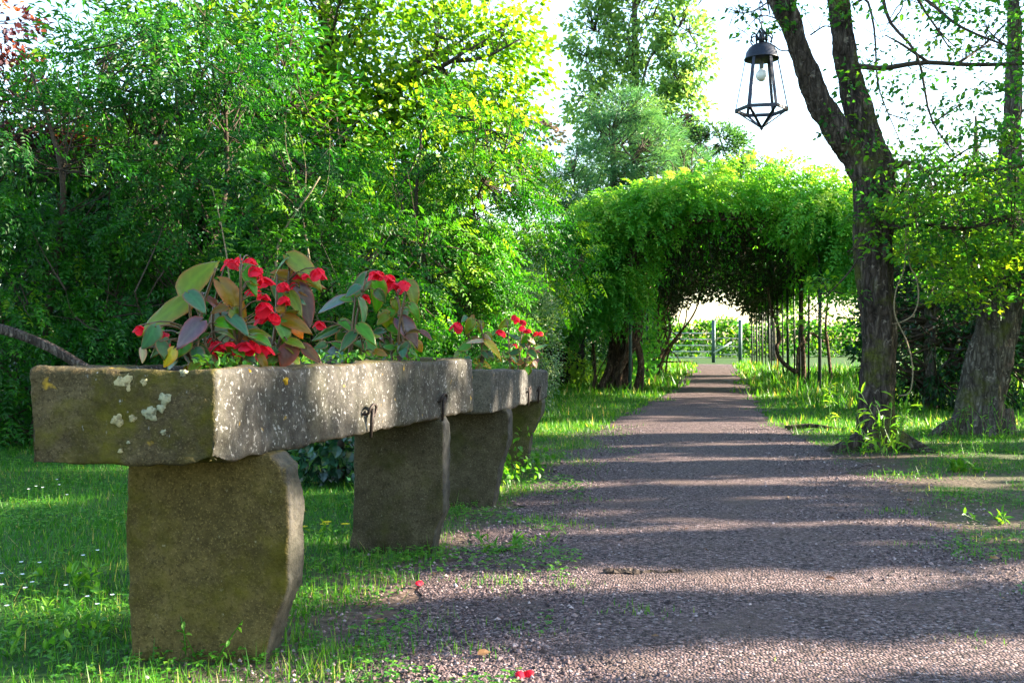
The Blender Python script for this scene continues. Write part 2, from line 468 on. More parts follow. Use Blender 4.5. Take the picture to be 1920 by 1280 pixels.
def lichen_patch(center, normal, r, seed, lobes=14):
    """thin crust of lobed outline lying on a face"""
    rr = rng_of(seed); n = Vector(normal).normalized(); u = n.orthogonal().normalized(); w = n.cross(u); c = Vector(center)
    k = 28; a = Acc(); V = [c + n * .0055]
    ph = rr.uniform(0, 6.28, 4)
    for ring, h in ((.7, .0050), (1.0, -.004)):
        for i in range(k):
            t = 2 * math.pi * i / k
            q = r * ring * (1 + .16 * math.sin(3 * t + ph[0]) + .12 * math.sin(5 * t + ph[1]) + .08 * math.sin(9 * t + ph[2]) + rr.normal(0, .03))
            V.append(c + u * math.cos(t) * q + w * math.sin(t) * q + n * h)
    F = []
    for i in range(k):
        j = (i + 1) % k
        F += [(0, 1 + i, 1 + j), (1 + i, 1 + k + i, 1 + k + j), (1 + i, 1 + k + j, 1 + j)]
    a.add([tuple(p) for p in V], F); return a

def hook_mesh(p, out, along, size):
    """cramp of bent iron rod: leaves the wall, loops over and hangs down"""
    p = Vector(p); out = Vector(out).normalized(); al = Vector(along).normalized(); up = Vector((0, 0, 1))
    s = size
    pts = [p - out * .02 - al * s * .30, p + out * s * .12 - al * s * .32, p + out * s * .22 - al * s * .28 + up * s * .22, p + out * s * .25 + up * s * .36,
           p + out * s * .26 + al * s * .24 + up * s * .22, p + out * s * .25 + al * s * .10 - up * s * .05, p + out * s * .22 - up * s * .10, ]
    a = Acc()
    v, f = tube_arr(spline(pts, 26), s * .060, 7); a.add(v, f)
    q0 = p + out * s * .21 + up * s * .20 - al * s * .02; q1 = p + out * s * .12 - up * s * .95 - al * s * .02
    v, f = tube_arr([q0, (q0 + q1) / 2, q1], [s * .085, s * .08, s * .065], 7); a.add(v, f)
    return a

# first trough
T1 = dict(FL=(-1.876, 2.55), FR=(-1.351, 2.65), BR=(-1.14, 5.05), BL=(-1.68, 5.10))
T1Z = ((.648, .925), (.640, .914))
tr1 = thing('stone_trough', 'long mossy stone planter nearest the camera with pale lichen spots on its end', 'planter', (-1.5, 3.8, .64), 'stone planters along the path')
put('basin', trough_mesh(T1['FL'], T1['FR'], T1['BR'], T1['BL'], T1Z[0], T1Z[1], .075, .055, 3.0, (-1.36, 2.64, .655)), M_TROUGH, tr1)
tr2 = thing('stone_trough', 'smaller grey stone planter behind the long one, its face streaked with sun', 'planter', (-1.4, 6.7, .56), 'stone planters along the path')
T2 = dict(FL=(-1.66, 5.50), FR=(-1.137, 5.55), BR=(-1.17, 7.92), BL=(-1.66, 7.92))
T2Z = ((.592, .848), (.552, .775))
put('basin', trough_mesh(T2['FL'], T2['FR'], T2['BR'], T2['BL'], T2Z[0], T2Z[1], .07, .05, 8.0), M_TROUGH2, tr2)

def soil_bed(T, Z, par, seed):
    a = Acc(); k, l = 8, 26; FL, FR, BR, BL = (np.array(T[q]) for q in ('FL', 'FR', 'BR', 'BL')); V = []
    for j in range(l):
        for i in range(k):
            u = .12 + .76 * i / (k - 1); w = .03 + .94 * j / (l - 1)
            q = (FL * (1 - u) + FR * u) * (1 - w) + (BL * (1 - u) + BR * u) * w
            z = Z[0][1] + (Z[1][1] - Z[0][1]) * w
            V.append((q[0], q[1], z - .022 + .016 * mnoise.noise(Vector((q[0] * 14, q[1] * 14, seed)))))
    F = []
    for j in range(l - 1):
        for i in range(k - 1):
            b = j * k + i; F += [(b, b + 1, b + k + 1), (b, b + k + 1, b + k)]
    a.add(V, F); put('soil', a, M_SOIL, par, True)
soil_bed(T1, T1Z, tr1, 1); soil_bed(T2, T2Z, tr2, 2)

def face_point(px, py, A, B):
    """point of the vertical plane through ground line A-B that the photo shows at px, py"""
    d = W(px, py, 1.0) - Vector((0, 0, CAM_H)); a = Vector((*A, 0)); b = Vector((*B, 0)); n = (b - a).cross(Vector((0, 0, 1)))
    t = (a - Vector((0, 0, CAM_H))).dot(n) / d.dot(n)
    return Vector((0, 0, CAM_H)) + d * t
nf = (Vector((*T1['FR'], 0)) - Vector((*T1['FL'], 0))).cross(Vector((0, 0, 1))).normalized()
ns = (Vector((*T1['BR'], 0)) - Vector((*T1['FR'], 0))).cross(Vector((0, 0, 1))).normalized()
for i, (px, py, r, c) in enumerate([(231, 722, .033, 'cream'), (308, 748, .021, 'grey'), (301, 765, .014, 'grey'), (280, 775, .023, 'grey'), (247, 785, .012, 'cream'),
                                    (219, 788, .020, 'cream'), (154, 785, .007, 'cream'), (305, 811, .009, 'grey'), (225, 846, .008, 'cream'), (240, 830, .006, 'grey'), (270, 716, .014, 'cream'), (343, 700, .012, 'grey')]):
    p = face_point(px, py, T1['FL'], T1['FR'])
    put('lichen_patch', lichen_patch(p - nf * .004, nf, r, 40 + i), M_LICH[c], tr1, True)
for i, (px, py, r) in enumerate([(551, 793, .022), (537, 714, .017), (555, 745, .013), (755, 726, .014), (469, 702, .016)]):
    p = face_point(px, py, T1['FR'], T1['BR'])
    put('lichen_patch', lichen_patch(p - ns * .004, ns, r, 70 + i), M_LICH['yellow'], tr1, True)
al = Vector((*T1['BR'], 0)) - Vector((*T1['FR'], 0))
for px, py, s in ((690, 775, .098), (825, 752, .098)):
    put('iron_hook', hook_mesh(face_point(px, py, T1['FR'], T1['BR']), ns, al, s), M_IRON, tr1, True)
al2 = Vector((*T2['BR'], 0)) - Vector((*T2['FR'], 0)); ns2 = al2.cross(Vector((0, 0, 1))).normalized()
for px, py in ((987, 735), (1006, 732)):
    put('iron_hook', hook_mesh(face_point(px, py, T2['FR'], T2['BR']), ns2, al2, .10), M_IRON, tr2, True)

# supports: outline facing the camera, from the ground up
def support(label, loc, prof, y0, th, seed, mat, skew=0.0):
    t = thing('stone_support', label, 'support stone', loc, 'upright stones carrying the planters')
    put('slab', leg_mesh(prof, y0, th, seed, skew), mat, t)
support('broad brown upright stone under the near end of the long planter', (-1.5, 2.9, 0),
        [(-1.775, -.03), (-1.75, .02), (-1.765, .30), (-1.772, .42), (-1.757, .650), (-1.300, .655), (-1.262, .610), (-1.245, .50), (-1.245, .24), (-1.29, .12), (-1.335, -.03)], 2.86, .12, 1.0, M_LEG, .12)
support('dark upright stone with a pale side under the far end of the long planter', (-1.4, 4.5, 0),
        [(-1.62, -.03), (-1.60, .3), (-1.605, .648), (-1.185, .648), (-1.165, .62), (-1.163, .20), (-1.20, .12), (-1.235, -.03)], 4.52, .13, 2.0, M_LEG2, .04)
support('third upright stone, wedge shaped, under the near end of the grey planter', (-1.3, 5.9, 0),
        [(-1.62, -.03), (-1.62, .598), (-1.12, .598), (-1.105, .57), (-1.105, .42), (-1.16, .24), (-1.215, -.03)], 5.88, .13, 3.0, M_LEG2, .02)
support('greenish upright stone farthest along the row, narrowing towards the ground', (-1.4, 7.5, 0),
        [(-1.66, -.03), (-1.66, .545), (-1.60, .562), (-1.17, .562), (-1.155, .54), (-1.165, .45), (-1.25, .27), (-1.30, -.03)], 7.55, .14, 4.0, M_LEG4, .02)
# ------------------------------------------------------------------ foliage and bark
def bark_material(name, dark, mid, light, moss=.0):
    m = NT(name); p = m.pos()
    v = m.stretch(p, (1, 1, .22)); n1 = m.noise(v, 22, 6, .65, .6); n2 = m.noise(p, 3.0, 5, .6); n3 = m.noise(p, 55, 4, .6)
    vc = m.n('ShaderNodeTexVoronoi', {'Vector': m.n('ShaderNodeVectorMath', {0: m.stretch(p, (1, 1, .26)), 1: m.n('ShaderNodeVectorMath', {0: m.n('ShaderNodeTexNoise', {'Vector': p, 'Scale': 9.0}).outputs['Color'], 1: (.05, .05, .05)}, operation='MULTIPLY').outputs[0]}, operation='ADD').outputs[0], 'Scale': 24.0}, feature='DISTANCE_TO_EDGE').outputs['Distance']
    crack = m.math('ADD', m.math('MULTIPLY', m.step(vc, .0, .22), .6), .4)
    c = m.ramp(n1, [(.32, dark), (.52, mid), (.72, light)])
    c = m.mix(crack, dark, c)
    pl = m.step(m.noise(p, 14, 5, .7), .60, .68)
    c = m.mix(m.math('MULTIPLY', pl, .6), c, tuple(min(1, x * 1.8) for x in light))
    if moss: c = m.mix(m.math('MULTIPLY', m.step(n2, 1 - moss, 1 - moss + .14), .85), c, m.ramp(n3, [(.3, (.03, .04, .006)), (.7, (.11, .12, .02))]))
    h = m.math('ADD', m.math('MULTIPLY', n1, .5), m.math('ADD', m.math('MULTIPLY', n3, .3), m.math('MULTIPLY', crack, .55)))
    return m.done(m.bsdf(c, .95, .1, h, 1.0, .03))

M_BARK = bark_material('furrowed bark', (.014, .011, .009), (.065, .050, .042), (.17, .14, .115), .46)
M_BARK2 = bark_material('grey bark', (.022, .018, .015), (.095, .080, .068), (.21, .185, .16), .44)
M_TWIG = plain('twig bark', (.045, .034, .024), .85, .15, var=.5)
M_TWIG_PALE = plain('pale stem bark', (.20, .16, .10), .85, .15, var=.4)
M_VINE = bark_material('vine bark', (.025, .016, .012), (.10, .065, .045), (.26, .18, .12), .30)

M_LOCUST = leaf_mat('locust leaf', [(0, (.005, .048, .006)), (.45, (.017, .122, .008)), (.75, (.060, .22, .010)), (1, (.19, .35, .02))], .52)
M_MAPLE = leaf_mat('maple leaf', [(0, (.025, .12, .006)), (.45, (.075, .22, .010)), (.8, (.17, .33, .015)), (1, (.30, .42, .03))], .55)
M_WIST = leaf_mat('wisteria leaf', [(0, (.020, .15, .016)), (.45, (.075, .31, .030)), (.75, (.16, .39, .03)), (1, (.36, .50, .10))], .5)
M_BEECH = leaf_mat('beech leaf', [(0, (.012, .085, .022)), (.45, (.040, .18, .020)), (.8, (.14, .31, .015)), (1, (.28, .42, .02))], .56)
M_POPLAR = leaf_mat('poplar leaf', [(0, (.07, .19, .07)), (.45, (.13, .28, .085)), (.8, (.20, .36, .10)), (1, (.32, .44, .15))], .5, rough=.4, spec=.5)
M_PINE = leaf_mat('pine needles', [(0, (.03, .12, .06)), (.5, (.065, .195, .085)), (.85, (.13, .28, .10)), (1, (.22, .34, .13))], .38)
M_COPPER = leaf_mat('copper leaf', [(0, (.03, .015, .03)), (.5, (.09, .03, .035)), (.8, (.28, .07, .02)), (1, (.45, .16, .03))], .5, (1.4, .9, .6))
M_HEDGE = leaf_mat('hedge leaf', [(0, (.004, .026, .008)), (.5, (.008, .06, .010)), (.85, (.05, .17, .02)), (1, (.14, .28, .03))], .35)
M_BOX = leaf_mat('box leaf', [(0, (.03, .10, .05)), (.5, (.07, .17, .08)), (.85, (.18, .30, .14)), (1, (.34, .44, .22))], .3, spec=.6, rough=.35)
M_IVY = leaf_mat('ivy leaf', [(0, (.008, .035, .018)), (.6, (.02, .085, .035)), (1, (.08, .20, .05))], .2, rough=.25, spec=.7)
M_WEED = leaf_mat('weed leaf', [(0, (.02, .12, .012)), (.5, (.06, .22, .015)), (1, (.20, .36, .03))], .45)
M_GRASS = leaf_mat('grass blade', [(0, (.010, .085, .008)), (.4, (.030, .16, .010)), (.75, (.10, .25, .015)), (.93, (.28, .34, .06)), (1, (.42, .36, .14))], .45)

class Tree:
    far = 9.0
    """thing with a trunk, limbs, twigs and a crown of single leaves"""
    def __init__(s, name, label, cat, loc, seed, group=None):
        s.t = thing(name, label, cat, loc, group); s.r = rng_of(seed); s.seed = seed
        s.sk = []; s.cr = Acc(); s.tw = Acc()
    def trunk(s, pts, rad, mat, sides=10, n=18, fuse=None, ridge=.12, extra=()):
        P = spline(pts, n); R = np.interp(np.linspace(0, 1, n), np.linspace(0, 1, len(rad)), rad)
        s.sk += [np.array(p) for p in P]
        a = Acc(); a.add(*tube_arr(P, R, sides, True, ridge, s.seed))
        for ep, er in extra:
            Q = spline(ep, n); a.add(*tube_arr(Q, np.interp(np.linspace(0, 1, n), np.linspace(0, 1, len(er)), er), sides, True, ridge, s.seed + 2)); s.sk += [np.array(q) for q in Q]
        me = a.mesh('trunk', True)
        if fuse:
            me = remesh(me, fuse)
            sd = s.seed
            def d(c, nn):
                k = Vector((c.x * 9, c.y * 9, c.z * 1.6 + sd))
                e = .026 * mnoise.noise(k) + .016 * mnoise.noise(Vector((c.x * 24, c.y * 24, c.z * 4 + sd))) + .006 * mnoise.noise(c * 34)
                e += .05 * mnoise.noise(Vector((c.x * 3, c.y * 3, c.z * .9 + sd)))
                return e
            fbm_displace(me, d)
        return put('trunk', me, mat, s.t, True)
    def branch(s, pts, rad, mat, sides=6, n=12, sub=0, reach=.8, wob=.0, rest=None):
        P = spline(pts, n)
        if wob:
            for i in range(1, n - 1): P[i] = P[i] + s.r.normal(0, wob, 3)
        a = Acc(); a.add(*tube_arr(P, np.linspace(rad[0], rad[1], n), sides))
        s.sk += [np.array(p) for p in P]
        for k in range(sub):
            i = int(s.r.integers(n // 3, n)); d = nrm(s.r.normal(0, 1, 3) + (P[min(i + 1, n - 1)] - P[i - 1]) * 3 + UP * .3)
            q = [P[i], P[i] + d * reach * .5 + s.r.normal(0, .07, 3) * reach, P[i] + d * reach + s.r.normal(0, .12, 3) * reach]
            r0 = max(rad[1], rad[0] * .4)
            Q = spline(q, 7); a.add(*tube_arr(Q, np.linspace(r0, r0 * .3, 7), 4)); s.sk += [np.array(x) for x in Q]
        return put('branch', a, mat, s.t, True)
    def twig_to(s, c, r=.006, sag=.05):
        S = np.array(s.sk)
        if not hasattr(s, '_n') or s._n != len(s.sk): s._S = S; s._n = len(s.sk)
        d = np.linalg.norm(s._S - c + np.array([0, 0, .2]), axis=1); near = np.argsort(d)[:7]; b = s._S[int(s.r.choice(near))]
        if np.linalg.norm(b - c) > s.far: return
        m = (b + c) / 2 + s.r.normal(0, .06, 3) * np.linalg.norm(c - b)
        s.tw.add(*tube_arr(spline([b, m, c], 5), np.linspace(r * 1.6, r * .5, 5), 3, False))
    def clumps(s, C, per, rad, kind, L, Wd, tone, tvar=.20, flat=.5, out=None, droop=.3, pairs=6, ll=.04, lw=.019, twigs=True, tw=.006, up=1.2):
        """leaf clumps about the points C"""
        r = s.r; n = len(C)
        if n == 0: return
        if twigs:
            for c in C: s.twig_to(c, tw)
        tc = tone + r.normal(0, tvar, n)
        q = rand_unit(r, n * per) * (r.uniform(0, 1, (n * per, 1)) ** .45) * np.array([rad, rad, rad * flat])
        P = np.repeat(C, per, 0) + q
        o = nrm(q / np.array([1, 1, flat])) if out is None else nrm(q + (P - out) * .5)
        D = nrm(o + rand_unit(r, len(P)) * .7 - UP * droop)
        N = nrm(UP * up * .45 + SUNV * .75 + rand_unit(r, len(P)) * .85 + o * .25)
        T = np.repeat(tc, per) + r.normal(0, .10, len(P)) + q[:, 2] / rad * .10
        keep = P[:, 2] > .04
        P, D, N, T = P[keep], D[keep], N[keep], T[keep].clip(0, 1)
        sc = r.uniform(.7, 1.25, len(P))
        if kind == 'pin': pinnate(s.cr, r, P, D, N, L * sc, pairs, ll, lw, T.clip(0, 1), droop * .8)
        else: leaves(s.cr, P, D, N, L * sc, Wd * sc, T, kind)
    def finish(s, mat, tmat=None):
        if s.tw.n: put('twig', s.tw, tmat or M_TWIG, s.t, True, 'stuff')
        put('crown', s.cr, mat, s.t, False, 'stuff')
        return s.t

def bough(r, a, b, rise=.25):
    a = np.array(a, float); b = np.array(b, float); L = np.linalg.norm(b - a)
    return [a, a * .62 + b * .38 + UP * rise * L * .4 + r.normal(0, .06, 3) * L, a * .3 + b * .7 + UP * rise * L * .3 + r.normal(0, .06, 3) * L, b]

CAMP = np.array([0, 0, 1.0])
def faces_view(c, r, lim=.25):
    """keep the part of a crown that the path side can see"""
    c = np.array(c, float); d = nrm(CAMP + np.array([.8, 2, .5]) - c)
    return lambda p: ((p - c) / np.array(r)) @ d > -lim

# ------------------------------------------------------------------ the thicket on the left
def locust(label, base, H, seed, ells, nc, per, tone=.42, mat=None, kind='pin', L=.20, trunk_r=.036, ll=.058, lw=.027, stems=3, cat='tree', name='locust_tree', bark=None, crad=.26, Wd=.05, pairs=5, lean=(0, 0)):
    b = np.array([*base, 0.0]); t = Tree(name, label, cat, b, seed); r = t.r
    top = b + np.array([lean[0], lean[1], H])
    top = b + (top - b) * .78
    t.trunk([b - UP * .1, b + (top - b) * .35 + r.normal(0, .12, 3) * [1, 1, 0], b + (top - b) * .7 + r.normal(0, .2, 3) * [1, 1, 0], top], [trunk_r * 1.25, trunk_r, trunk_r * .7, trunk_r * .3], bark or M_TWIG)
    for i in range(stems):
        e = ells[i % len(ells)]; q = np.array(e[0], float) + r.normal(0, .3, 3) * np.array(e[1])
        s0 = b + (top - b) * min(.8, max(.12, (q[2] - 1.2) / H)) + r.normal(0, .03, 3)
        t.branch(bough(r, s0, q), (trunk_r * .5, trunk_r * .15), bark or M_TWIG, sub=6, reach=.9, wob=.03)
    w = np.array([e[1][0] * e[1][2] for e in ells]); w = w / w.sum()
    for e, f in zip(ells, w):
        C = shell_points(r, e[0], e[1], max(4, int(nc * f * 1.35)), .45, 1.0, faces_view(*e))
        C = C[np.array([mnoise.noise(Vector(c * np.array([1.15, 1.15, 1.5])) + Vector((seed, 0, 0))) for c in C]) > -.30]
        t.clumps(C, int(per * 1.25), crad, kind, L, Wd, tone, ll=ll, lw=lw, pairs=pairs, out=np.array(e[0]), droop=.35)
    return t.finish(mat or M_LOCUST)

def E(px, py, z, rx, rz, ry=None):
    return (tuple(W(px, py, z)), (rx, ry or rx * .8, rz))

locust('locust tree at the left edge, dark leaning stems and feathery leaves above the mossy branch', W(60, 845, 9.6)[:2], 4.6, 21,
       [E(-40, 560, 9.6, 1.1, 1.3), E(110, 330, 10.0, 1.4, 1.0), E(60, 690, 9.9, 1.0, .8), E(240, 600, 9.9, 1.0, 1.1)], 250, 8, .36, stems=5)
locust('dense feathery locust tree rising behind the red begonias, in deep shade', W(420, 840, 10.2)[:2], 4.8, 22,
       [E(420, 420, 10.4, 1.3, 1.2), E(330, 640, 10.2, 1.1, .9), E(520, 620, 10.2, 1.2, 1.0), E(300, 190, 10.8, 1.4, .9)], 300, 8, .34, stems=5)
locust('young locust with pale slender stems just left of the second begonia clump', W(600, 860, 9.0)[:2], 3.2, 23,
       [E(620, 540, 9.4, .9, .9), E(640, 700, 9.2, .9, .7), E(560, 400, 9.8, .9, .8)], 150, 8, .46, stems=4, trunk_r=.02, bark=M_TWIG_PALE)
locust('broad bright locust shrub filling the middle behind the grey planter', W(790, 800, 11.6)[:2], 4.4, 24,
       [E(760, 520, 11.6, 1.3, 1.2), E(850, 330, 12.2, 1.2, 1.1), E(840, 600, 11.8, .9, .9), E(700, 650, 11.4, .9, .7)], 290, 8, .50, stems=5)
locust('light green bush with feathery leaves arching towards the pergola', W(985, 740, 16.5)[:2], 3.8, 25,
       [E(960, 480, 16.0, 1.4, 1.3), E(940, 620, 17.0, .9, 1.0), E(880, 460, 15.0, 1.4, 1.4)], 200, 9, .58, stems=4, L=.22, ll=.06, lw=.028)
locust('tall maple behind the thicket with a sunlit yellow-green crown', W(573, 760, 15.5)[:2], 9.6, 26,
       [E(620, 120, 15.2, 2.0, 1.5), E(800, 110, 15.2, 1.9, 1.5), E(760, 280, 14.6, 1.6, 1.1), E(480, 80, 15.0, 1.8, 1.3), E(900, 250, 15.6, 1.0, .9), E(560, 300, 15.0, 1.6, 1.2)], 620, 26, .62,
       mat=M_MAPLE, kind='rh', L=.105, Wd=.085, trunk_r=.20, stems=8, name='maple_tree', bark=M_BARK2, crad=.42)
locust('ash tree at top left with long pointed leaves against a patch of sky', W(300, 800, 12.6)[:2], 6.6, 27,
       [E(230, 150, 12.4, 1.2, 1.1), E(400, 120, 12.4, 1.5, 1.2), E(40, 260, 12.8, 1.5, .7), E(520, 260, 12.6, 1.2, 1.0)], 300, 17, .45, kind='rh', L=.115, Wd=.042, stems=6, name='ash_tree', trunk_r=.10, crad=.34)
locust('copper-leaved tree showing dark red leaves at the top left corner', W(-80, 800, 13.5)[:2], 7.0, 28,
       [E(-40, 40, 13.0, .75, .7), E(10, 210, 13.2, .8, .55), E(150, 240, 13.4, .8, .35)], 100, 26, .38, mat=M_COPPER, kind='rh', L=.085, Wd=.07, stems=4, name='copper_maple', crad=.26)
locust('small purple-leaved plum seen between the thicket and the pine', W(985, 700, 24)[:2], 6.2, 29,
       [E(985, 265, 24, .75, .75), E(960, 330, 23.5, .6, .7)], 40, 22, .5, mat=leaf_mat('plum leaf', [(0, (.02, .03, .04)), (.5, (.05, .06, .06)), (.85, (.13, .07, .09)), (1, (.22, .08, .10))], .4), kind='ov', L=.14, Wd=.10, stems=3, name='plum_tree', crad=.30)
# far row closing the view behind the thicket
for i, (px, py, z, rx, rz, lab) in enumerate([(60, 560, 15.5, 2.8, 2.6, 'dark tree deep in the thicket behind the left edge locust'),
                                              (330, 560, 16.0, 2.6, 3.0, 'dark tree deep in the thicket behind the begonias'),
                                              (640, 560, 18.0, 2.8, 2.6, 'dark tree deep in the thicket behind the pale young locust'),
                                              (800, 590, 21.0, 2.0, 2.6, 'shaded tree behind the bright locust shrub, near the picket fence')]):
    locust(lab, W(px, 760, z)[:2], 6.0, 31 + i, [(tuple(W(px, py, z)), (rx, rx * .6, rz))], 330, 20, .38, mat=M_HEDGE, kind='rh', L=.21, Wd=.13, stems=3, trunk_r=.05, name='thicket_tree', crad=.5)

# clipped bush behind the grey planter
t = Tree('box_bush', 'slender pale grey-green bush with tiny leaves behind the third begonia clump', 'shrub', (*W(990, 720, 12.6)[:2], 0), 41)
b = np.array([*W(990, 720, 12.6)[:2], 0])
t.trunk([b, b + UP * .8, b + UP * 1.7], [.04, .03, .015], M_TWIG)
C = shell_points(t.r, b + UP * 1.05, (.42, .42, 1.02), 300, .6, 1.0, faces_view(b + UP * 1.05, (.42, .42, 1.02)))
t.clumps(C, 24, .12, 'rh', .034, .022, .5, .22, 1.0, b + UP * 1.05, 0, twigs=False)
t.finish(M_BOX)
# dark ivy mound under the long planter
b = np.array([*W(640, 905, 7.2)[:2], 0])
t = Tree('ivy_bush', 'low dark bush with glossy bluish leaves seen under the long planter', 'shrub', b, 42)
t.trunk([b, b + UP * .3, b + UP * .6], [.03, .025, .012], M_TWIG)
C = shell_points(t.r, b + UP * .42, (.75, .5, .5), 170, .5, 1.0, faces_view(b + UP * .42, (.75, .5, .5)))
t.clumps(C, 11, .13, 'ov', .075, .062, .45, .22, .8, b + UP * .4, .3, twigs=False)
t.finish(M_IVY)
b = np.array([*W(960, 900, 7.1)[:2], 0])
t = Tree('ivy_patch', 'patch of trailing ivy at the foot of the third and fourth upright stones', 'ivy', b, 43)
C = np.stack([t.r.normal(b[0] - .06, .14, 60), t.r.normal(b[1] + .15, .40, 60), np.abs(t.r.normal(.06, .07, 60)) + .03], 1)
t.clumps(C, 8, .08, 'ov', .042, .034, .42, .2, .6, None, .2, twigs=False)
t.finish(M_WEED)
# undergrowth hem along the foot of the thicket
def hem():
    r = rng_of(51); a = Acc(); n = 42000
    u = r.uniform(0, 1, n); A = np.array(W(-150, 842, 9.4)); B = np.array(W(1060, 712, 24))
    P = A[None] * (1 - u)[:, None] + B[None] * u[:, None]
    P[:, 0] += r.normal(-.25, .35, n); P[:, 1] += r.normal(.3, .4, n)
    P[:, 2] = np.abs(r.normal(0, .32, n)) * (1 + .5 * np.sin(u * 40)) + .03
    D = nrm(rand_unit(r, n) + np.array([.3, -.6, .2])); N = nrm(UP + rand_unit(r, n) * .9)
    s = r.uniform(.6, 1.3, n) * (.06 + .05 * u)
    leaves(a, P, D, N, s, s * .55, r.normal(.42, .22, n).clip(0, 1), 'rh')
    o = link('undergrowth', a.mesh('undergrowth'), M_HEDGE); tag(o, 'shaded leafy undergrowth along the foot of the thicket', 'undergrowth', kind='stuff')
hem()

# mossy branch that leans out of the thicket
a = Acc(); P = spline([W(-160, 590, 8.4), W(-20, 612, 8.0), W(70, 640, 7.8), W(150, 684, 7.6), W(330, 800, 7.4), W(470, 905, 7.3)], 30)
P[-1][2] = -.01
a.add(*tube_arr(P, np.linspace(.042, .034, 30), 9, True, .25, 3))
o = link('fallen_branch', a.mesh('fallen_branch', True), M_BARK)
tag(o, 'thick mossy dead branch slanting down behind the long planter at the left edge', 'branch')

def sapling(label, pts, seed, n, tone, L=.16, mat=None):
    b = np.array(pts[0]); b[2] = 0
    t = Tree('locust_sapling', label, 'sapling', b, seed); r = t.r; P = np.array(spline([b - UP * .02] + list(pts[1:]), 16))
    a = Acc(); a.add(*tube_arr(P, np.linspace(.010, .003, 16), 5)); put('stem', a, M_TWIG_PALE, t.t, True)
    i = np.linspace(.25, 1, n); Q = np.stack([np.interp(i, np.linspace(0, 1, 16), P[:, c]) for c in range(3)], 1)
    D = nrm(rand_unit(r, n) * np.array([1, 1, .2]) + UP * .25); s = (1.15 - .7 * i)
    pinnate(t.cr, r, Q, D, nrm(UP + SUNV * .6 + rand_unit(r, n) * .3), L * s, 6, .040, .019, (tone + r.normal(0, .1, n)).clip(0, 1), .25)
    return t.finish(mat or M_LOCUST)
sapling('single upright sapling shoot rising behind the near begonias', [W(440, 860, 8.4), W(432, 560, 8.4), W(418, 440, 8.4), W(398, 352, 8.4)], 161, 30, .82)
sapling('small sprig of yellow-green leaves in front of the picket fence', [W(1012, 720, 13.0), W(1018, 650, 13.0), W(1040, 600, 13.0), W(1058, 588, 13.0)], 162, 18, .95, .15)
# ------------------------------------------------------------------ pergola walk
M_POST = plain('dark painted steel', (.022, .030, .030), .55, .4, .3)
M_POSTB = plain('blue green steel', (.035, .075, .075), .5, .4, .2)
PX0, PX1, PY0 = -1.25, 2.31, 19.9
pg = thing('pergola', 'long arched steel pergola over the path, buried in wisteria', 'pergola', (.53, PY0, 0))
r_p = rng_of(60)
for i in range(8):
    y = PY0 + i * 3.3 - (.3 if i == 0 else 0)
    for sx, x in ((0, PX0), (1, PX1)):
        if sx == 1 and i == 0: y2 = y
        a = Acc(); jx = r_p.normal(0, .02)
        v, f = tube_arr([(x + jx, y, -.05), (x + jx * .5, y, 1.2), (x, y, 2.45)], .033, 8); a.add(v, f)
        v, f = tube_arr([(x + jx, y, -.02), (x + jx, y, .03)], .06, 8); a.add(v, f)
        put('post', a, M_POSTB if (i == 0 and sx == 0) else M_POST, pg, True)
    a = Acc(); hp = [(.53 + 1.78 * math.cos(t), y, 2.42 + 1.0 * math.sin(t)) for t in np.linspace(0, math.pi, 22)]
    a.add(*tube_arr(hp, .024, 6)); put('hoop', a, M_POST, pg, True)
# half-way uprights that stand between the arches on the right
for i in range(7):
    a = Acc(); y = PY0 + 1.55 + i * 3.3; v, f = tube_arr([(PX1 + r_p.normal(0, .03), y, -.05), (PX1, y, 2.45)], .022, 6); a.add(v, f); put('upright', a, M_POST, pg, True)
for t in (0, .22, .5, .78, 1.0):
    a = Acc(); x, z = .53 + 1.78 * math.cos(t * math.pi), 2.42 + 1.0 * math.sin(t * math.pi) + .03
    a.add(*tube_arr([(x, PY0 - .4, z), (x, PY0 + 12, z), (x, PY0 + 23.3, z)], .012, 5)); put('rail', a, M_POST, pg, True)
# pale globe lamp under the arch
a = Acc(); c = W(1208, 541, 20.3); bm = bmesh.new(); bmesh.ops.create_uvsphere(bm, u_segments=16, v_segments=10, radius=.075)
bmesh.ops.translate(bm, verts=bm.verts, vec=c); me = bpy.data.meshes.new('globe'); bm.to_mesh(me); bm.free()
for p in me.polygons: p.use_smooth = True
gl = thing('globe_lamp', 'small pale globe lamp hanging at the left shoulder of the pergola arch', 'lamp', c)
put('globe', me, plain('opal glass', (.75, .72, .66), .35, .5, var=.05), gl)
a = Acc(); a.add(*tube_arr([c + Vector((0, 0, .06)), c + Vector((0, 0, .14))], .025, 8)); a.add(*tube_arr([c + Vector((0, 0, .13)), c + Vector((.0, 0, .62))], .006, 5)); put('cord', a, M_POST, gl, True)

def vine_stem(r, a, b, wob, n=16):
    a = np.array(a, float); b = np.array(b, float); P = []
    ph = r.uniform(0, 6.28, 2); k = r.uniform(4, 9)
    for t in np.linspace(0, 1, n):
        P.append(a * (1 - t) + b * t + np.array([math.sin(k * t + ph[0]), math.cos(k * t * .8 + ph[1]), 0]) * wob * math.sin(math.pi * min(1, t + .08)))
    return P

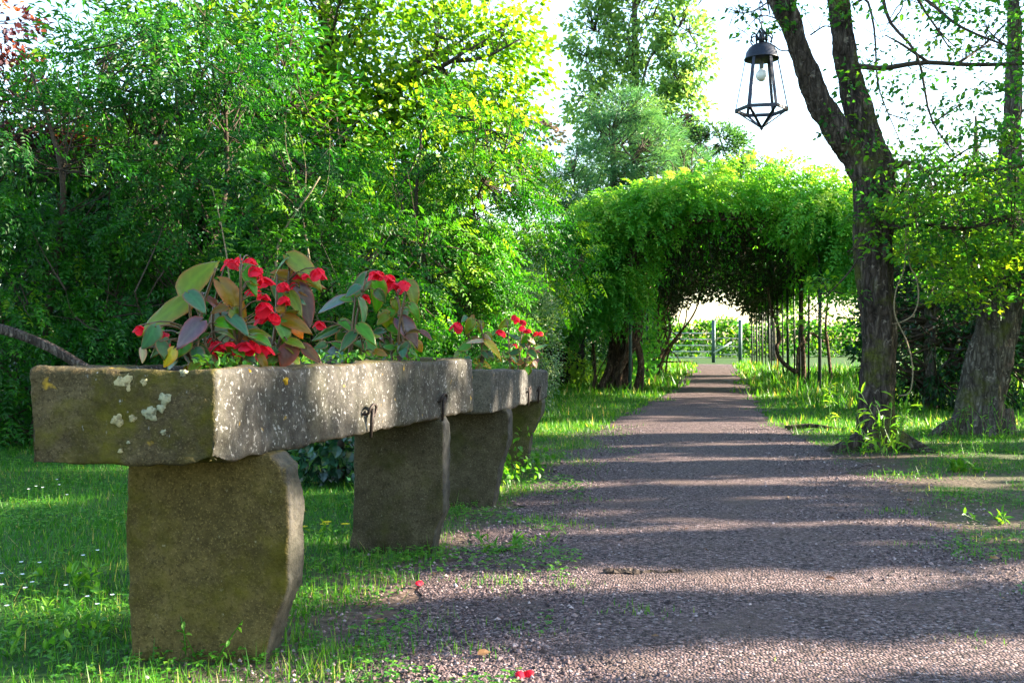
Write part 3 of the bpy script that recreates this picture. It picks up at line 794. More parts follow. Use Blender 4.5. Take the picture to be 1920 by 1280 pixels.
def arch_sprays(wt, n, y0, y1, t0, t1, r0, r1, per_len, tone, tv=.14, ll=.092, lw=.040, L=.36, pairs=6, front=0.0):
    """compound leaves over the arch: t is the angle round the arch, r0-r1 the depth of the mat"""
    r = wt.r
    th = r.uniform(t0, t1, n); q = r.uniform(0, 1, n) ** .8; y = r.uniform(y0, y1, n)
    lump = np.array([mnoise.noise(Vector((float(a) * 2.2, float(b) * .9, 5))) for a, b in zip(th, y)])
    rr = r0 + (r1 - r0) * q * (1 + .6 * lump)
    cc = np.sign(np.cos(th)) * np.abs(np.cos(th)) ** .88; X = .53 + (1.80 + rr * 1.2) * cc; Z = 2.30 + (1.02 + rr * .70) * np.sin(th) ** .82 + .22 * lump
    P = np.stack([X, y + r.normal(0, .12, n), Z], 1)
    o = np.stack([np.cos(th), np.full(n, -front), np.sin(th)], 1)
    D = nrm(o * .9 + rand_unit(r, n) * .8 - UP * .45); N = nrm(UP * .5 + SUNV * .5 + o * .5 + rand_unit(r, n) * .5)
    s = r.uniform(.7, 1.2, n)
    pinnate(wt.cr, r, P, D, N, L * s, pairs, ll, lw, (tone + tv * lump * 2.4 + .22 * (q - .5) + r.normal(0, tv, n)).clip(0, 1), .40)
    return P

# the big wisteria on the first left post
b = np.array([-1.75, 20.3, 0])
wt = Tree('wisteria', 'old wisteria with a thick dark bundle of stems at the front left pergola post', 'climber', b, 61)
r = wt.r
for k in range(26):
    x0 = b[0] + r.normal(.12, .20); yb = b[1] + r.normal(0, .15)
    a = Acc(); P = vine_stem(r, (x0, yb, -.05), (b[0] + .35 + r.normal(.1, .35), b[1] + r.normal(0, .2), 2.2 + r.uniform(-.2, .5)), .14)
    rad = r.uniform(.03, .085) if k < 14 else r.uniform(.012, .03)
    a.add(*tube_arr(P, np.linspace(rad, rad * .6, len(P)), 7, True, .2, k)); put('stem', a, M_VINE, wt.t, True)
for k in range(12):   # vines running on under the roof
    t0 = r.uniform(.25, .95) * math.pi; P = []
    for i, u in enumerate(np.linspace(0, 1, 14)):
        th = t0 + (r.uniform(-.5, .2) * 0 + (.5 - t0) * 0) - u * r.uniform(.1, .25); P.append((.53 + 1.72 * math.cos(th) + r.normal(0, .06), 20.2 + u * 9, 2.36 + .98 * math.sin(th) + r.normal(0, .06)))
    a = Acc(); a.add(*tube_arr(spline(P, 26), r.uniform(.012, .035), 5)); put('stem', a, M_VINE, wt.t, True)
for k in range(8):    # boughs over the front hoop
    P = [(.53 + 1.82 * math.cos(th) + r.normal(0, .08), 19.7 + r.normal(0, .15), 2.38 + 1.03 * math.sin(th) + r.normal(0, .08)) for th in np.linspace(math.pi, r.uniform(.2, 1.6), 12)]
    a = Acc(); a.add(*tube_arr(spline(P, 24), np.linspace(.05, .015, 24), 6)); put('stem', a, M_VINE, wt.t, True)
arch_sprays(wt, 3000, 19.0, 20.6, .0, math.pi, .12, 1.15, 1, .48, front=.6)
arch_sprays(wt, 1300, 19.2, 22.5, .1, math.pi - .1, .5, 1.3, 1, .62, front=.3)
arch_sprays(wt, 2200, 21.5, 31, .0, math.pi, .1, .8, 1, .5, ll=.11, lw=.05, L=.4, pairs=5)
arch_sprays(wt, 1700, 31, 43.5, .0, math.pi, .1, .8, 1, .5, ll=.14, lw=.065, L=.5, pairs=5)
# left shoulder that droops outside the arch, right shoulder above the posts
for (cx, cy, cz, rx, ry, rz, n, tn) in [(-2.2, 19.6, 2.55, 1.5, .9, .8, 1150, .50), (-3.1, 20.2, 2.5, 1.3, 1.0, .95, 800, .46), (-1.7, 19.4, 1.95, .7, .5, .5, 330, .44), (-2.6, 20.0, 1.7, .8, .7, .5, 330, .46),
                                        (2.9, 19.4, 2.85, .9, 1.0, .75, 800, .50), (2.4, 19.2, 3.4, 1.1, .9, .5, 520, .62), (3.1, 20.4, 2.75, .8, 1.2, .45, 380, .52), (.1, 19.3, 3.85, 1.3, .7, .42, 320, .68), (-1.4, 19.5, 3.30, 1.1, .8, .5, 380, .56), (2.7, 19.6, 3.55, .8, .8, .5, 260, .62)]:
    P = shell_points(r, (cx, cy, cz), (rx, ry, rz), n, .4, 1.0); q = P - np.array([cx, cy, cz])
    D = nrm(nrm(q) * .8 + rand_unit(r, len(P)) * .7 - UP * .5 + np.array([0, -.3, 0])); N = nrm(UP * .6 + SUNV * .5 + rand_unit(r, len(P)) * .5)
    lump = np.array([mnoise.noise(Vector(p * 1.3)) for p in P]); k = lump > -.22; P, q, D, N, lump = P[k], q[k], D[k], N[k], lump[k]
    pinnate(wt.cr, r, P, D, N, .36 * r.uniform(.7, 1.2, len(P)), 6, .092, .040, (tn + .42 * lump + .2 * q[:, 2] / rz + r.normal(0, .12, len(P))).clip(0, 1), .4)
# long young shoots curling off the top
for px, py, dx, h in ((1232, 335, .14, .22), (1262, 330, -.2, .3), (1283, 318, .25, .42), (1298, 316, .3, .5), (1410, 322, .2, .3)):
    p = np.array(W(px, py, 19.3)); wt.tw.add(*tube_arr(spline([p - UP * .2, p + UP * h * .6, p + np.array([dx * .5, 0, h]), p + np.array([dx, 0, h * .7])], 10), .009, 4))
# roof lining below the hoops: dead twigs, leaves with tunnel shade in their colour
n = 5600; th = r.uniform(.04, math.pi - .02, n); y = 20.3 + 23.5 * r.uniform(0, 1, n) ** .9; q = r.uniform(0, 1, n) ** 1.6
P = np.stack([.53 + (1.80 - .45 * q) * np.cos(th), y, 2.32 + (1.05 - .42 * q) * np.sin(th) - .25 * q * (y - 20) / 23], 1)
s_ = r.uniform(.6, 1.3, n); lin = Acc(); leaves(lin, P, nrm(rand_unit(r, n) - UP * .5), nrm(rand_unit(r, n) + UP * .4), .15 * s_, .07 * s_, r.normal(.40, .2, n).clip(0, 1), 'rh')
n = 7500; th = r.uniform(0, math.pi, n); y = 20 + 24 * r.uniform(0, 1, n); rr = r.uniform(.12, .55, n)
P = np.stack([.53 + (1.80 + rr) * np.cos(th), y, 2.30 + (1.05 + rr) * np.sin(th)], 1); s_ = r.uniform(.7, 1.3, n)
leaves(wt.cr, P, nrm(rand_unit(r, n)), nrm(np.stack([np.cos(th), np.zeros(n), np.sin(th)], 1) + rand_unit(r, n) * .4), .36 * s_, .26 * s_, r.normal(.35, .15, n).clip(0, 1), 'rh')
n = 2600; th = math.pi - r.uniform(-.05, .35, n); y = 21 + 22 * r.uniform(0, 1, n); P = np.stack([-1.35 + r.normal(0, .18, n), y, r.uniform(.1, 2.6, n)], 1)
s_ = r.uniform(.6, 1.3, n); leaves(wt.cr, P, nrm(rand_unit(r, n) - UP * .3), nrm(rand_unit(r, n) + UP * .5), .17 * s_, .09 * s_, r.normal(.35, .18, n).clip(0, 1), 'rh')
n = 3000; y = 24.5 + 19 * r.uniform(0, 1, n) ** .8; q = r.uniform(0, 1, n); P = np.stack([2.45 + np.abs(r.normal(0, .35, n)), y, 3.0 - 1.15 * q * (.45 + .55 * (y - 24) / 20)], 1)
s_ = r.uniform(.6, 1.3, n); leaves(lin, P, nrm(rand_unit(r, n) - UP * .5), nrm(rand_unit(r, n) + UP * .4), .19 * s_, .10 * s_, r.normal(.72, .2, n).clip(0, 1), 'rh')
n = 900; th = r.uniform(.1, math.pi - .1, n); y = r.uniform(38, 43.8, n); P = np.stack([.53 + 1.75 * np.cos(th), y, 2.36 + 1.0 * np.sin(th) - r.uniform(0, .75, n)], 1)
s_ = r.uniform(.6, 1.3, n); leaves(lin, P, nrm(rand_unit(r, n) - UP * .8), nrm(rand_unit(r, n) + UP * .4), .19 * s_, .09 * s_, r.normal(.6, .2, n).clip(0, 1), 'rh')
for k in range(1300):
    t0 = r.uniform(.05, math.pi - .05); y0 = r.uniform(19.6, 42); p = np.array([.53 + 1.75 * math.cos(t0), y0, 2.36 + 1.0 * math.sin(t0)])
    e = p + r.normal(0, .22, 3) - UP * r.uniform(.05, .5); wt.tw.add(*tube_arr(spline([p, (p + e) / 2 + r.normal(0, .1, 3), e], 6), r.uniform(.004, .012), 3, False))
put('inner_leaves', lin, leaf_mat('shade painted leaf', [(0, (.012, .008, .004)), (.45, (.008, .014, .003)), (1, (.018, .055, .007))], .10), wt.t, False, 'stuff')  # dark stops put the tunnel's shade into the leaf colour
wt.finish(M_WIST, M_TWIG)

# second plant, half way down the left side
b = np.array([-1.15, 29.8, 0]); w2 = Tree('wisteria', 'twisting bare-stemmed wisteria inside the pergola, seen against the bright far opening', 'climber', b, 62); r = w2.r
for k in range(11):
    a = Acc(); P = vine_stem(r, (b[0] + r.normal(0, .15), b[1] + r.normal(0, .5), -.05), (b[0] + r.normal(.35, .35), b[1] + r.normal(0, 1.2), 2.5 + r.normal(.1, .3)), r.uniform(.1, .3), 18)
    rad = r.uniform(.015, .055); a.add(*tube_arr(P, np.linspace(rad, rad * .5, len(P)), 6, True, .2, k)); put('stem', a, M_VINE, w2.t, True)
for k in range(5):
    a = Acc(); P = vine_stem(r, (b[0], b[1] + r.normal(0, .4), r.uniform(.3, 1.6)), (b[0] + r.uniform(.4, 1.1), b[1] + r.normal(0, .6), r.uniform(.1, 1.9)), .12, 10)
    a.add(*tube_arr(P, np.linspace(.03, .012, len(P)), 5)); put('stem', a, M_VINE, w2.t, True)
C = shell_points(r, b + np.array([-.25, 0, 1.6]), (.5, 4.0, 1.1), 70, .3, 1.0); w2.clumps(C, 8, .3, 'rh', .16, .08, .5, .18, .8, None, .4, twigs=False)
C = shell_points(r, b + np.array([-.5, 8, 1.6]), (.5, 5.0, 1.3), 60, .3, 1.0); w2.clumps(C, 8, .35, 'rh', .2, .1, .5, .18, .8, None, .4, twigs=False)
w2.finish(M_WIST)
# third plant, looping among the right posts
b = np.array([2.55, 22.6, 0]); w3 = Tree('wisteria', 'gnarled wisteria stem looping low between the right-hand pergola posts', 'climber', b, 63); r = w3.r
for P, rad in (([W(1508, 735, 22.0), W(1506, 660, 22.0), W(1504, 610, 22.2), W(1503, 520, 22.4)], .05),
               ([W(1494, 698, 21.5), W(1480, 690, 21.6), W(1462, 672, 21.8), W(1456, 650, 21.9), W(1462, 640, 22), W(1458, 610, 22), W(1446, 580, 22), W(1440, 540, 22)], .045),
               ([W(1508, 640, 22), W(1497, 655, 21.8), W(1494, 700, 21.6)], .04), ([W(1560, 735, 22.5), W(1552, 650, 22.5), W(1548, 610, 22.5), W(1555, 540, 22.7)], .035), ([W(1545, 640, 22.4), W(1520, 625, 22.2), W(1508, 645, 22.1)], .03)):
    P[0].z = -.04 if P[0].z < .1 else P[0].z
    a = Acc(); Q = spline(P, 22); a.add(*tube_arr(Q, np.linspace(rad, rad * .6, 22), 7, True, .22, rad * 90)); put('stem', a, M_VINE, w3.t, True)
C = shell_points(r, b + np.array([.5, 1.5, 2.5]), (.6, 3.0, .4), 50, .3, 1.0); w3.clumps(C, 8, .28, 'rh', .13, .06, .55, .18, .7, None, .4, twigs=False)
w3.finish(M_WIST)

# ------------------------------------------------------------------ gate and fences at the far end
gt = thing('field_gate', 'pale metal field gate between two dark posts at the far end of the pergola', 'gate', (*W(1340, 680, 49)[:2], 0))
M_GATE = plain('galvanised steel', (.42, .46, .42), .45, .5, .4, .15)
for px in (1338, 1388):
    a = Acc(); p = W(px, 680, 49); a.add(*tube_arr([(p.x, p.y, -.05), (p.x, p.y, 2.1)], .09, 8)); put('post', a, M_POSTB, gt, True)
for z in (.25, .55, .85, 1.15, 1.45):
    a = Acc(); p, q = W(1255, 680, 49), W(1338, 680, 49); a.add(*tube_arr([(p.x, p.y, z), (q.x, q.y, z)], .028, 6)); put('bar', a, M_GATE, gt, True)
for z in (.4, .8, 1.2):
    a = Acc(); p, q = W(1338, 680, 49), W(1388, 680, 49); a.add(*tube_arr([(p.x, p.y, z), (q.x, q.y, z)], .02, 6)); put('bar', a, M_GATE, gt, True)
a = Acc(); p, q = W(1338, 662, 48.9), W(1372, 641, 48.9); a.add(*tube_arr([p, q], .04, 6)); put('brace', a, M_GATE, gt, True)
pf = thing('picket_fence', 'dark fence of rough upright pickets left of the pergola', 'fence', (*W(1052, 725, 21.8)[:2], 0))
rr = rng_of(65); M_PICK = plain('weathered dark wood', (.030, .026, .022), .9, .1, var=.5)
A, B = W(1012, 725, 20.8), W(1092, 722, 23.6); A.z = B.z = 0
for i in range(15):
    p = A.lerp(B, i / 14) + Vector((rr.normal(0, .01), rr.normal(0, .03), 0)); w = .045; h = 1.75 + rr.normal(0, .08)
    a = Acc(); a.add(*box_arr(p.x - w, p.x + w, p.y - .012, p.y + .012, -.05, h)); o = put('picket', a, M_PICK, pf)
for z in (.45, 1.35):
    a = Acc(); n = Vector((0, .045, 0)); a.add(*tube_arr([A + n + Vector((0, 0, z)), B + n + Vector((0, 0, z))], .03, 4)); put('rail', a, M_PICK, pf)

# ------------------------------------------------------------------ what stands beyond
def far_hedge(name, label, A, B, h, n, seed, mat, tone, size):
    r = rng_of(seed); a = Acc(); A = np.array([*A, 0.0]); B = np.array([*B, 0.0]); u = r.uniform(0, 1, n)
    P = A + (B - A) * u[:, None] + np.stack([r.normal(0, .3, n), r.normal(0, .4, n), r.uniform(0, 1, n) ** .8 * h * (1 + .1 * np.sin(u * 37) + .06 * np.sin(u * 91))], 1)
    D = nrm(rand_unit(r, n) + np.array([0, -.5, .2])); N = nrm(UP + rand_unit(r, n)); s = size * r.uniform(.6, 1.3, n)
    leaves(a, P, D, N, s, s * .6, r.normal(tone, .2, n).clip(0, 1), 'rh')
    o = link(name, a.mesh(name), mat); tag(o, label, 'hedge'); return o
far_hedge('hedge', 'sunlit field hedge beyond the gate', W(1180, 680, 62)[:2], W(1900, 680, 74)[:2], 2.3, 15000, 71, M_BEECH, .5, .28)
far_hedge('hedge', 'tall shaded hedge closing the view behind the right-hand trees', W(1690, 680, 27)[:2], W(2300, 700, 21)[:2], 2.6, 14000, 72, M_HEDGE, .55, .16)
far_hedge('hedge', 'dark hedge deep behind the thicket at the left', W(-420, 700, 18)[:2], W(760, 690, 26)[:2], 4.2, 13000, 74, M_HEDGE, .4, .26)
far_hedge('hedge', 'green hedge on the left behind the pergola stems', W(1000, 690, 34)[:2], W(1235, 690, 46)[:2], 3.2, 9000, 73, M_HEDGE, .6, .22)

def big_tree(name, label, base, H, seed, ells, nc, per, mat, L, Wd, tone, crad, kind='rh', trunk_r=.3, stems=5, flat=.7, lo=.45, bark=None, tvar=.16, twr=.02, keepall=False, subs=5):
    b = np.array([*base, 0.0]); t = Tree(name, label, 'tree', b, seed); r = t.r
    t.trunk([b - UP * .2, b + UP * H * .4 + r.normal(0, .1, 3), b + UP * H * .75, b + UP * H], [trunk_r * 1.2, trunk_r, trunk_r * .6, trunk_r * .15], bark or M_BARK2)
    for i in range(stems):
        e = ells[i % len(ells)]; q = np.array(e[0]) + r.normal(0, .45, 3) * np.array(e[1]); z0 = min(H * .8, max(H * .12, q[2] - abs(q[0] - b[0]) * .8 - H * .12))
        t.branch(bough(r, b + UP * z0, q), (trunk_r * .35, trunk_r * .1), bark or M_BARK2, sub=subs, reach=e[1][0] * .5)
    w = np.array([e[1][0] * e[1][2] for e in ells]); w = w / w.sum()
    for e, f in zip(ells, w):
        C = shell_points(r, e[0], e[1], max(4, int(nc * f)), lo, 1.0, None if keepall else faces_view(*e, .4))
        t.clumps(C, per, crad, kind, L, Wd, tone, tvar, flat, np.array(e[0]), .2, tw=twr)
    return t.finish(mat)
# poplar: several upright masses with sky between them
Z = 58
pop = [E(1110, 60, Z, 1.5, 3.2), E(1150, 180, Z, 1.6, 2.6), E(1095, 200, Z, 1.0, 1.6), E(1200, 30, Z, 1.9, 3.2), E(1285, 80, Z, 1.6, 3.4), E(1270, 200, Z, 1.6, 1.8), E(1215, 190, Z, 1.5, 2.2), E(1190, -110, Z, 3.4, 3.2), E(1120, 300, Z, 1.6, 2.0), E(1240, 300, Z, 2.0, 1.6)]
big_tree('poplar_tree', 'tall pale poplar with upright boughs and sky showing through, far behind the pergola', W(1190, 670, Z)[:2], 27, 81, pop, 620, 28, M_POPLAR, .30, .21, .55, .62, 'rh', .26, 14, .9, .3, twr=.03)
Z = 42
big_tree('pine_tree', 'broad blue-green pine behind the left shoulder of the pergola', W(1150, 675, Z)[:2], 9.4, 82,
         [E(1110, 330, Z, 2.0, 1.5), E(1190, 290, Z, 2.2, 1.9), E(1060, 360, Z, 1.3, 1.0), E(1170, 215, Z, 1.7, 1.1), E(1270, 340, Z, 2.0, 1.4), E(1090, 430, Z, 2.4, 1.6)], 420, 70, M_PINE, .30, .030, .5, .5, 'tr', .3, 6, .6, .5)
M_ROUND = leaf_mat('rounded tree leaf', [(0, (.02, .085, .03)), (.5, (.05, .15, .045)), (.85, (.12, .25, .06)), (1, (.24, .35, .10))], .4)
big_tree('rounded_tree', 'rounded dark green tree behind the crest of the pergola, right of the pine', W(1450, 668, 54)[:2], 10.5, 83,
         [E(1330, 290, 54, 2.4, 1.7), E(1260, 265, 54, 1.8, 1.2), E(1410, 325, 54, 1.7, 1.1), E(1450, 365, 54, 1.7, 1.2), E(1340, 400, 54, 3.6, 2.2)], 420, 40, M_ROUND, .22, .10, .42, .5, 'rh', .2, 5, .6, .5)
for i, (px, z, H, ex, mat, lab) in enumerate([(1640, 30, 6.2, [E(1650, 470, 30, 2.4, 1.9)], M_BEECH, 'leafy tree behind the forked trunk, beyond the shaded grass'),
                                              (1830, 22, 6.0, [E(1800, 430, 22, 2.2, 1.6), E(1900, 430, 22, 1.6, 1.2), E(1850, 560, 21, 1.8, 1.2)], M_HEDGE, 'dark tree behind the leaning trunk at the right edge'),
                                              (1960, 27, 7.5, [E(1980, 430, 27, 2.4, 2.0)], M_BEECH, 'tall tree filling the far right edge')]):
    big_tree('woodland_tree', lab, W(px, 675, z)[:2], H, 90 + i, ex, 260, 34, mat, .115, .07, .48, .42, 'rh', .16, 4, .6, .4)
# dark evergreen behind the two right-hand trunks
big_tree('yew_bush', 'dark dense evergreen between the two right-hand trunks', W(1745, 760, 14.6)[:2], 2.6, 95, [E(1745, 640, 14.6, 1.15, .95), E(1810, 560, 15.2, 1.0, .8), E(1700, 560, 15.5, .7, .8), E(1900, 690, 14.8, .9, .8)], 320, 26, M_HEDGE, .10, .045, .30, .22, 'rh', .08, 4, .7, .5)
# ------------------------------------------------------------------ forked tree on the right
Zt = 9.3
b = np.array(W(1642, 845, Zt)); b[2] = 0
Tree.far = 1.1
ft = Tree('forked_tree', 'mossy tree on the right of the path whose trunk forks into two limbs', 'tree', b, 101)
r = ft.r
main = [W(1642, 858, Zt), W(1643, 830, Zt), W(1642, 760, Zt), W(1646, 650, Zt), W(1643, 560, Zt), W(1638, 450, Zt), W(1640, 380, Zt), W(1638, 320, Zt), W(1628, 285, Zt)]
left = [W(1642, 380, Zt), W(1612, 305, Zt), W(1574, 250, Zt), W(1541, 200, Zt), W(1518, 140, Zt - .03), W(1488, 60, Zt - .05), W(1464, -10, Zt - .08), W(1430, -120, Zt - .1), W(1400, -260, Zt - .1)]
right = [W(1640, 400, Zt), W(1632, 290, Zt + .05), W(1613, 201, Zt + .08), W(1594, 126, Zt + .1), W(1580, 70, Zt + .12), W(1568, -10, Zt + .15), W(1560, -140, Zt + .2), W(1575, -300, Zt + .3)]
ft.trunk(main, [.28, .205, .168, .163, .168, .163, .168, .175, .15], M_BARK, 14, 40, .020, .10, [(left, [.12, .115, .125, .115, .108, .108, .112, .09, .07]), (right, [.13, .135, .12, .11, .112, .108, .09, .08])])
for p in ([(b[0] - .05, b[1] - .1, .16), (b[0] - .32, b[1] - .22, .03), (b[0] - .5, b[1] - .3, -.03)], [(b[0] + .05, b[1] - .05, .18), (b[0] + .33, b[1] - .18, .03), (b[0] + .5, b[1] - .25, -.04)]):
    a = Acc(); a.add(*tube_arr(spline(p, 8), np.linspace(.10, .04, 8), 8, True, .2, 1)); put('root', a, M_BARK, ft.t, True)
def twiglet(t, pts, rad, n=14, sub=0, reach=.5): return t.branch(pts, rad, M_TWIG if rad[0] < .03 else M_BARK, 6, n, sub, reach)
# the level bough and the hanging branches against the sky
twiglet(ft, [W(1612, 125, 9.3), W(1660, 128, 9.1), W(1730, 118, 8.9), W(1830, 122, 8.7), W(1960, 118, 8.4)], (.028, .016), 16, 3, .5)
twiglet(ft, [W(1572, -40, 9.4), W(1640, -40, 9.2), W(1668, 40, 9.0), W(1720, 105, 8.8), W(1745, 220, 8.7), W(1790, 290, 8.6)], (.022, .006), 18, 3, .4)
twiglet(ft, [W(1570, -60, 9.4), W(1690, -30, 8.9), W(1740, 30, 8.8), W(1780, 90, 8.7)], (.02, .006), 14, 3, .4)
twiglet(ft, [W(1570, -80, 9.4), W(1720, -10, 8.6), W(1800, 50, 8.4), W(1910, 95, 8.2)], (.02, .008), 14, 3, .45)
twiglet(ft, [W(1600, 10, 9.4), W(1625, 0, 9.2), W(1640, 60, 9.1), W(1645, 150, 9.0), W(1660, 200, 9.0), W(1690, 270, 8.9)], (.014, .004), 14, 3, .35)
twiglet(ft, [W(1650, 330, 9.25), W(1700, 305, 9.0), W(1760, 330, 8.8), W(1860, 320, 8.6), W(1980, 300, 8.4)], (.03, .010), 14, 6, .6)
twiglet(ft, [W(1655, 430, 9.25), W(1730, 420, 8.9), W(1800, 430, 8.7), W(1900, 400, 8.5)], (.026, .008), 14, 6, .6)
twiglet(ft, [W(1625, 450, 9.2), W(1600, 500, 9.0), W(1560, 545, 8.9), W(1510, 590, 8.8)], (.012, .004), 10, 4, .3)
twiglet(ft, [W(1520, 66, 9.2), W(1545, 50, 9.0), W(1560, 52, 9.0)], (.008, .004), 8, 1, .2)
lamp_bough = [W(1452, -60, 9.2), W(1440, -75, 9.0), W(1425, -82, 8.8), W(1400, -90, 8.6), W(1330, -70, 8.4)]
twiglet(ft, lamp_bough, (.05, .02), 14, 4, .6)
twiglet(ft, [W(1470, -20, 9.2), W(1440, 5, 9.0), W(1400, 25, 8.8), W(1360, 15, 8.7)], (.010, .003), 10, 3, .25)
twiglet(ft, [W(1490, 60, 9.2), W(1460, 38, 9.0), W(1425, 30, 8.8), W(1395, 60, 8.7)], (.008, .003), 10, 3, .25)

def plate(t, px, py, z, rx, ry, n, tone, L=.060, Wd=.036, tv=.16, thick=.05, droop=.15):
    """flat layered spray of leaves"""
    c = np.array(W(px, py, z)); r = t.r
    q = r.uniform(-1, 1, (n, 3)) ; q = q[(q[:, :2] ** 2).sum(1) < 1]; n = len(q)
    P = c + q * np.array([rx, ry, thick]); P[:, 2] -= droop * (q[:, 0] ** 2 + q[:, 1] ** 2) * rx
    D = nrm(np.stack([q[:, 0], q[:, 1], np.full(n, -.25)], 1) + rand_unit(r, n) * .6); N = nrm(UP * .75 + SUNV * .55 + rand_unit(r, n) * .5)
    s = r.uniform(.6, 1.2, n)
    leaves(t.cr, P, D, N, L * s, Wd * s, (tone + r.normal(0, tv) + r.normal(0, .1, n)).clip(0, 1), 'ov' if z < 9.6 else 'rh')
    for k in range(max(2, n // 14)): t.tw.add(*tube_arr(spline([c + r.normal(0, .05, 3), P[int(r.integers(n))] * .5 + c * .5 + r.normal(0, .02, 3), P[int(r.integers(n))]], 5), np.linspace(.0026, .0010, 5), 3, False))
    t.twig_to(c, .0028)
R = r
def region(t, n, x0, x1, y0, y1, z0, z1, size, leavesper, tone, dens=None):
    k = 0
    while k < n:
        px, py = R.uniform(x0, x1), R.uniform(y0, y1)
        if dens is not None and R.uniform() > dens(px, py): continue
        s = R.uniform(.6, 1.3) * size; plate(t, px, py, R.uniform(z0, z1), s, s * .8, int(leavesper * R.uniform(.6, 1.3)), tone); k += 1
# open sprays over the sky, denser to the right
region(ft, 190, 1600, 2000, -60, 330, 7.8, 10.2, .24, 22, .38, lambda x, y: .25 + .75 * max(0, (x - 1640) / 300) + (.2 if y > 230 else 0))
# thick layered foliage below
region(ft, 215, 1670, 2000, 250, 470, 8.0, 11.0, .28, 44, .55, lambda x, y: (.12 + .88 * min(1, max(0, (y - 290) / 110))) * (.45 + .75 * (mnoise.noise(Vector((x / 75, y / 60, 2))) + .35)))
region(ft, 90, 1690, 2000, 430, 560, 8.6, 11.0, .26, 42, .66, lambda x, y: .4 + mnoise.noise(Vector((x / 60, y / 50, 4))))
region(ft, 9, 1600, 1680, 390, 460, 8.9, 9.1, .14, 26, .42)
region(ft, 6, 1590, 1680, 320, 400, 8.95, 9.15, .10, 14, .5)
region(ft, 9, 1520, 1610, 520, 600, 8.7, 9.1, .16, 26, .62)
region(ft, 6, 1480, 1560, 570, 640, 8.6, 8.9, .13, 20, .66)
region(ft, 5, 1340, 1440, 0, 30, 8.6, 8.9, .13, 14, .25)
region(ft, 4, 1385, 1440, 25, 70, 8.6, 8.8, .09, 9, .25)
region(ft, 7, 1450, 1500, 0, 50, 9.0, 9.2, .11, 20, .35)
region(ft, 6, 1535, 1600, 0, 40, 9.1, 9.3, .10, 16, .35)
region(ft, 12, 1540, 1640, 180, 330, 9.05, 9.2, .08, 10, .45, lambda x, y: 1 if abs((x - 1540) * .62 - (y - 200)) < 60 else 0)
region(ft, 60, 1250, 2100, -420, -90, 7.6, 10.6, .34, 40, .45)
ft.finish(M_BEECH)
# loops of bare vine hanging beside the trunk
lv = thing('hanging_vine', 'bare vine looping down beside the right flank of the forked trunk', 'vine', b)
for pts in ([W(1700, 300, 9.1), W(1699, 420, 9.0), W(1696, 500, 9.0), W(1680, 545, 9.0), W(1678, 590, 9.0), W(1700, 640, 8.95), W(1711, 690, 8.95), W(1706, 735, 9.0), W(1685, 742, 9.05)],
            [W(1704, 300, 9.0), W(1704, 480, 9.0), W(1718, 520, 9.0), W(1722, 560, 8.95), W(1712, 590, 8.95), W(1690, 604, 9.0), W(1674, 608, 9.1)]):
    a = Acc(); a.add(*tube_arr(spline(pts, 40), .0065, 5)); put('stem', a, M_TWIG_PALE, lv, True)

# ------------------------------------------------------------------ leaning trunk at the right edge
Z2 = 10.7
b2 = np.array(W(1830, 815, Z2)); b2[2] = 0
lt = Tree('leaning_tree', 'thick grey leaning trunk with a flared mossy base at the right edge', 'tree', b2, 102)
lt.trunk([W(1832, 835, Z2), W(1834, 800, Z2), W(1840, 740, Z2), W(1850, 680, Z2), W(1866, 590, Z2), W(1874, 520, Z2), W(1886, 400, Z2), W(1893, 280, Z2), W(1900, 100, Z2), W(1900, -100, Z2)],
         [.33, .27, .225, .205, .19, .18, .17, .12, .085, .05], M_BARK2, 14, 40, .022, .12, [([W(1868, 640, Z2), W(1900, 570, Z2 - .1), W(1925, 500, Z2 - .2), W(1960, 400, Z2 - .2)], [.14, .13, .11, .08])])
for p in ([W(1822, 770, Z2), W(1795, 795, Z2 - .05), W(1765, 808, Z2 - .1), W(1740, 822, Z2 - .15)], [W(1870, 775, Z2), W(1890, 812, Z2 - .1), W(1915, 835, Z2 - .2)]):
    p[-1].z = -.04
    a = Acc(); a.add(*tube_arr(spline(p, 10), np.linspace(.14, .04, 10), 8, True, .2, 1)); put('root', a, M_BARK2, lt.t, True)
R = lt.r
twiglet(lt, [W(1880, 420, Z2), W(1820, 400, 10.3), W(1760, 440, 10.0)], (.03, .01), 12, 5, .6)
region(lt, 60, 1720, 1990, 420, 545, 10.0, 11.4, .34, 44, .62)
region(lt, 10, 1790, 1920, 520, 590, 10.0, 10.4, .2, 22, .66)
region(lt, 50, 1750, 2100, -420, -80, 10.0, 13, .4, 36, .45)
lt.finish(M_BEECH)

Tree.far = 9.0
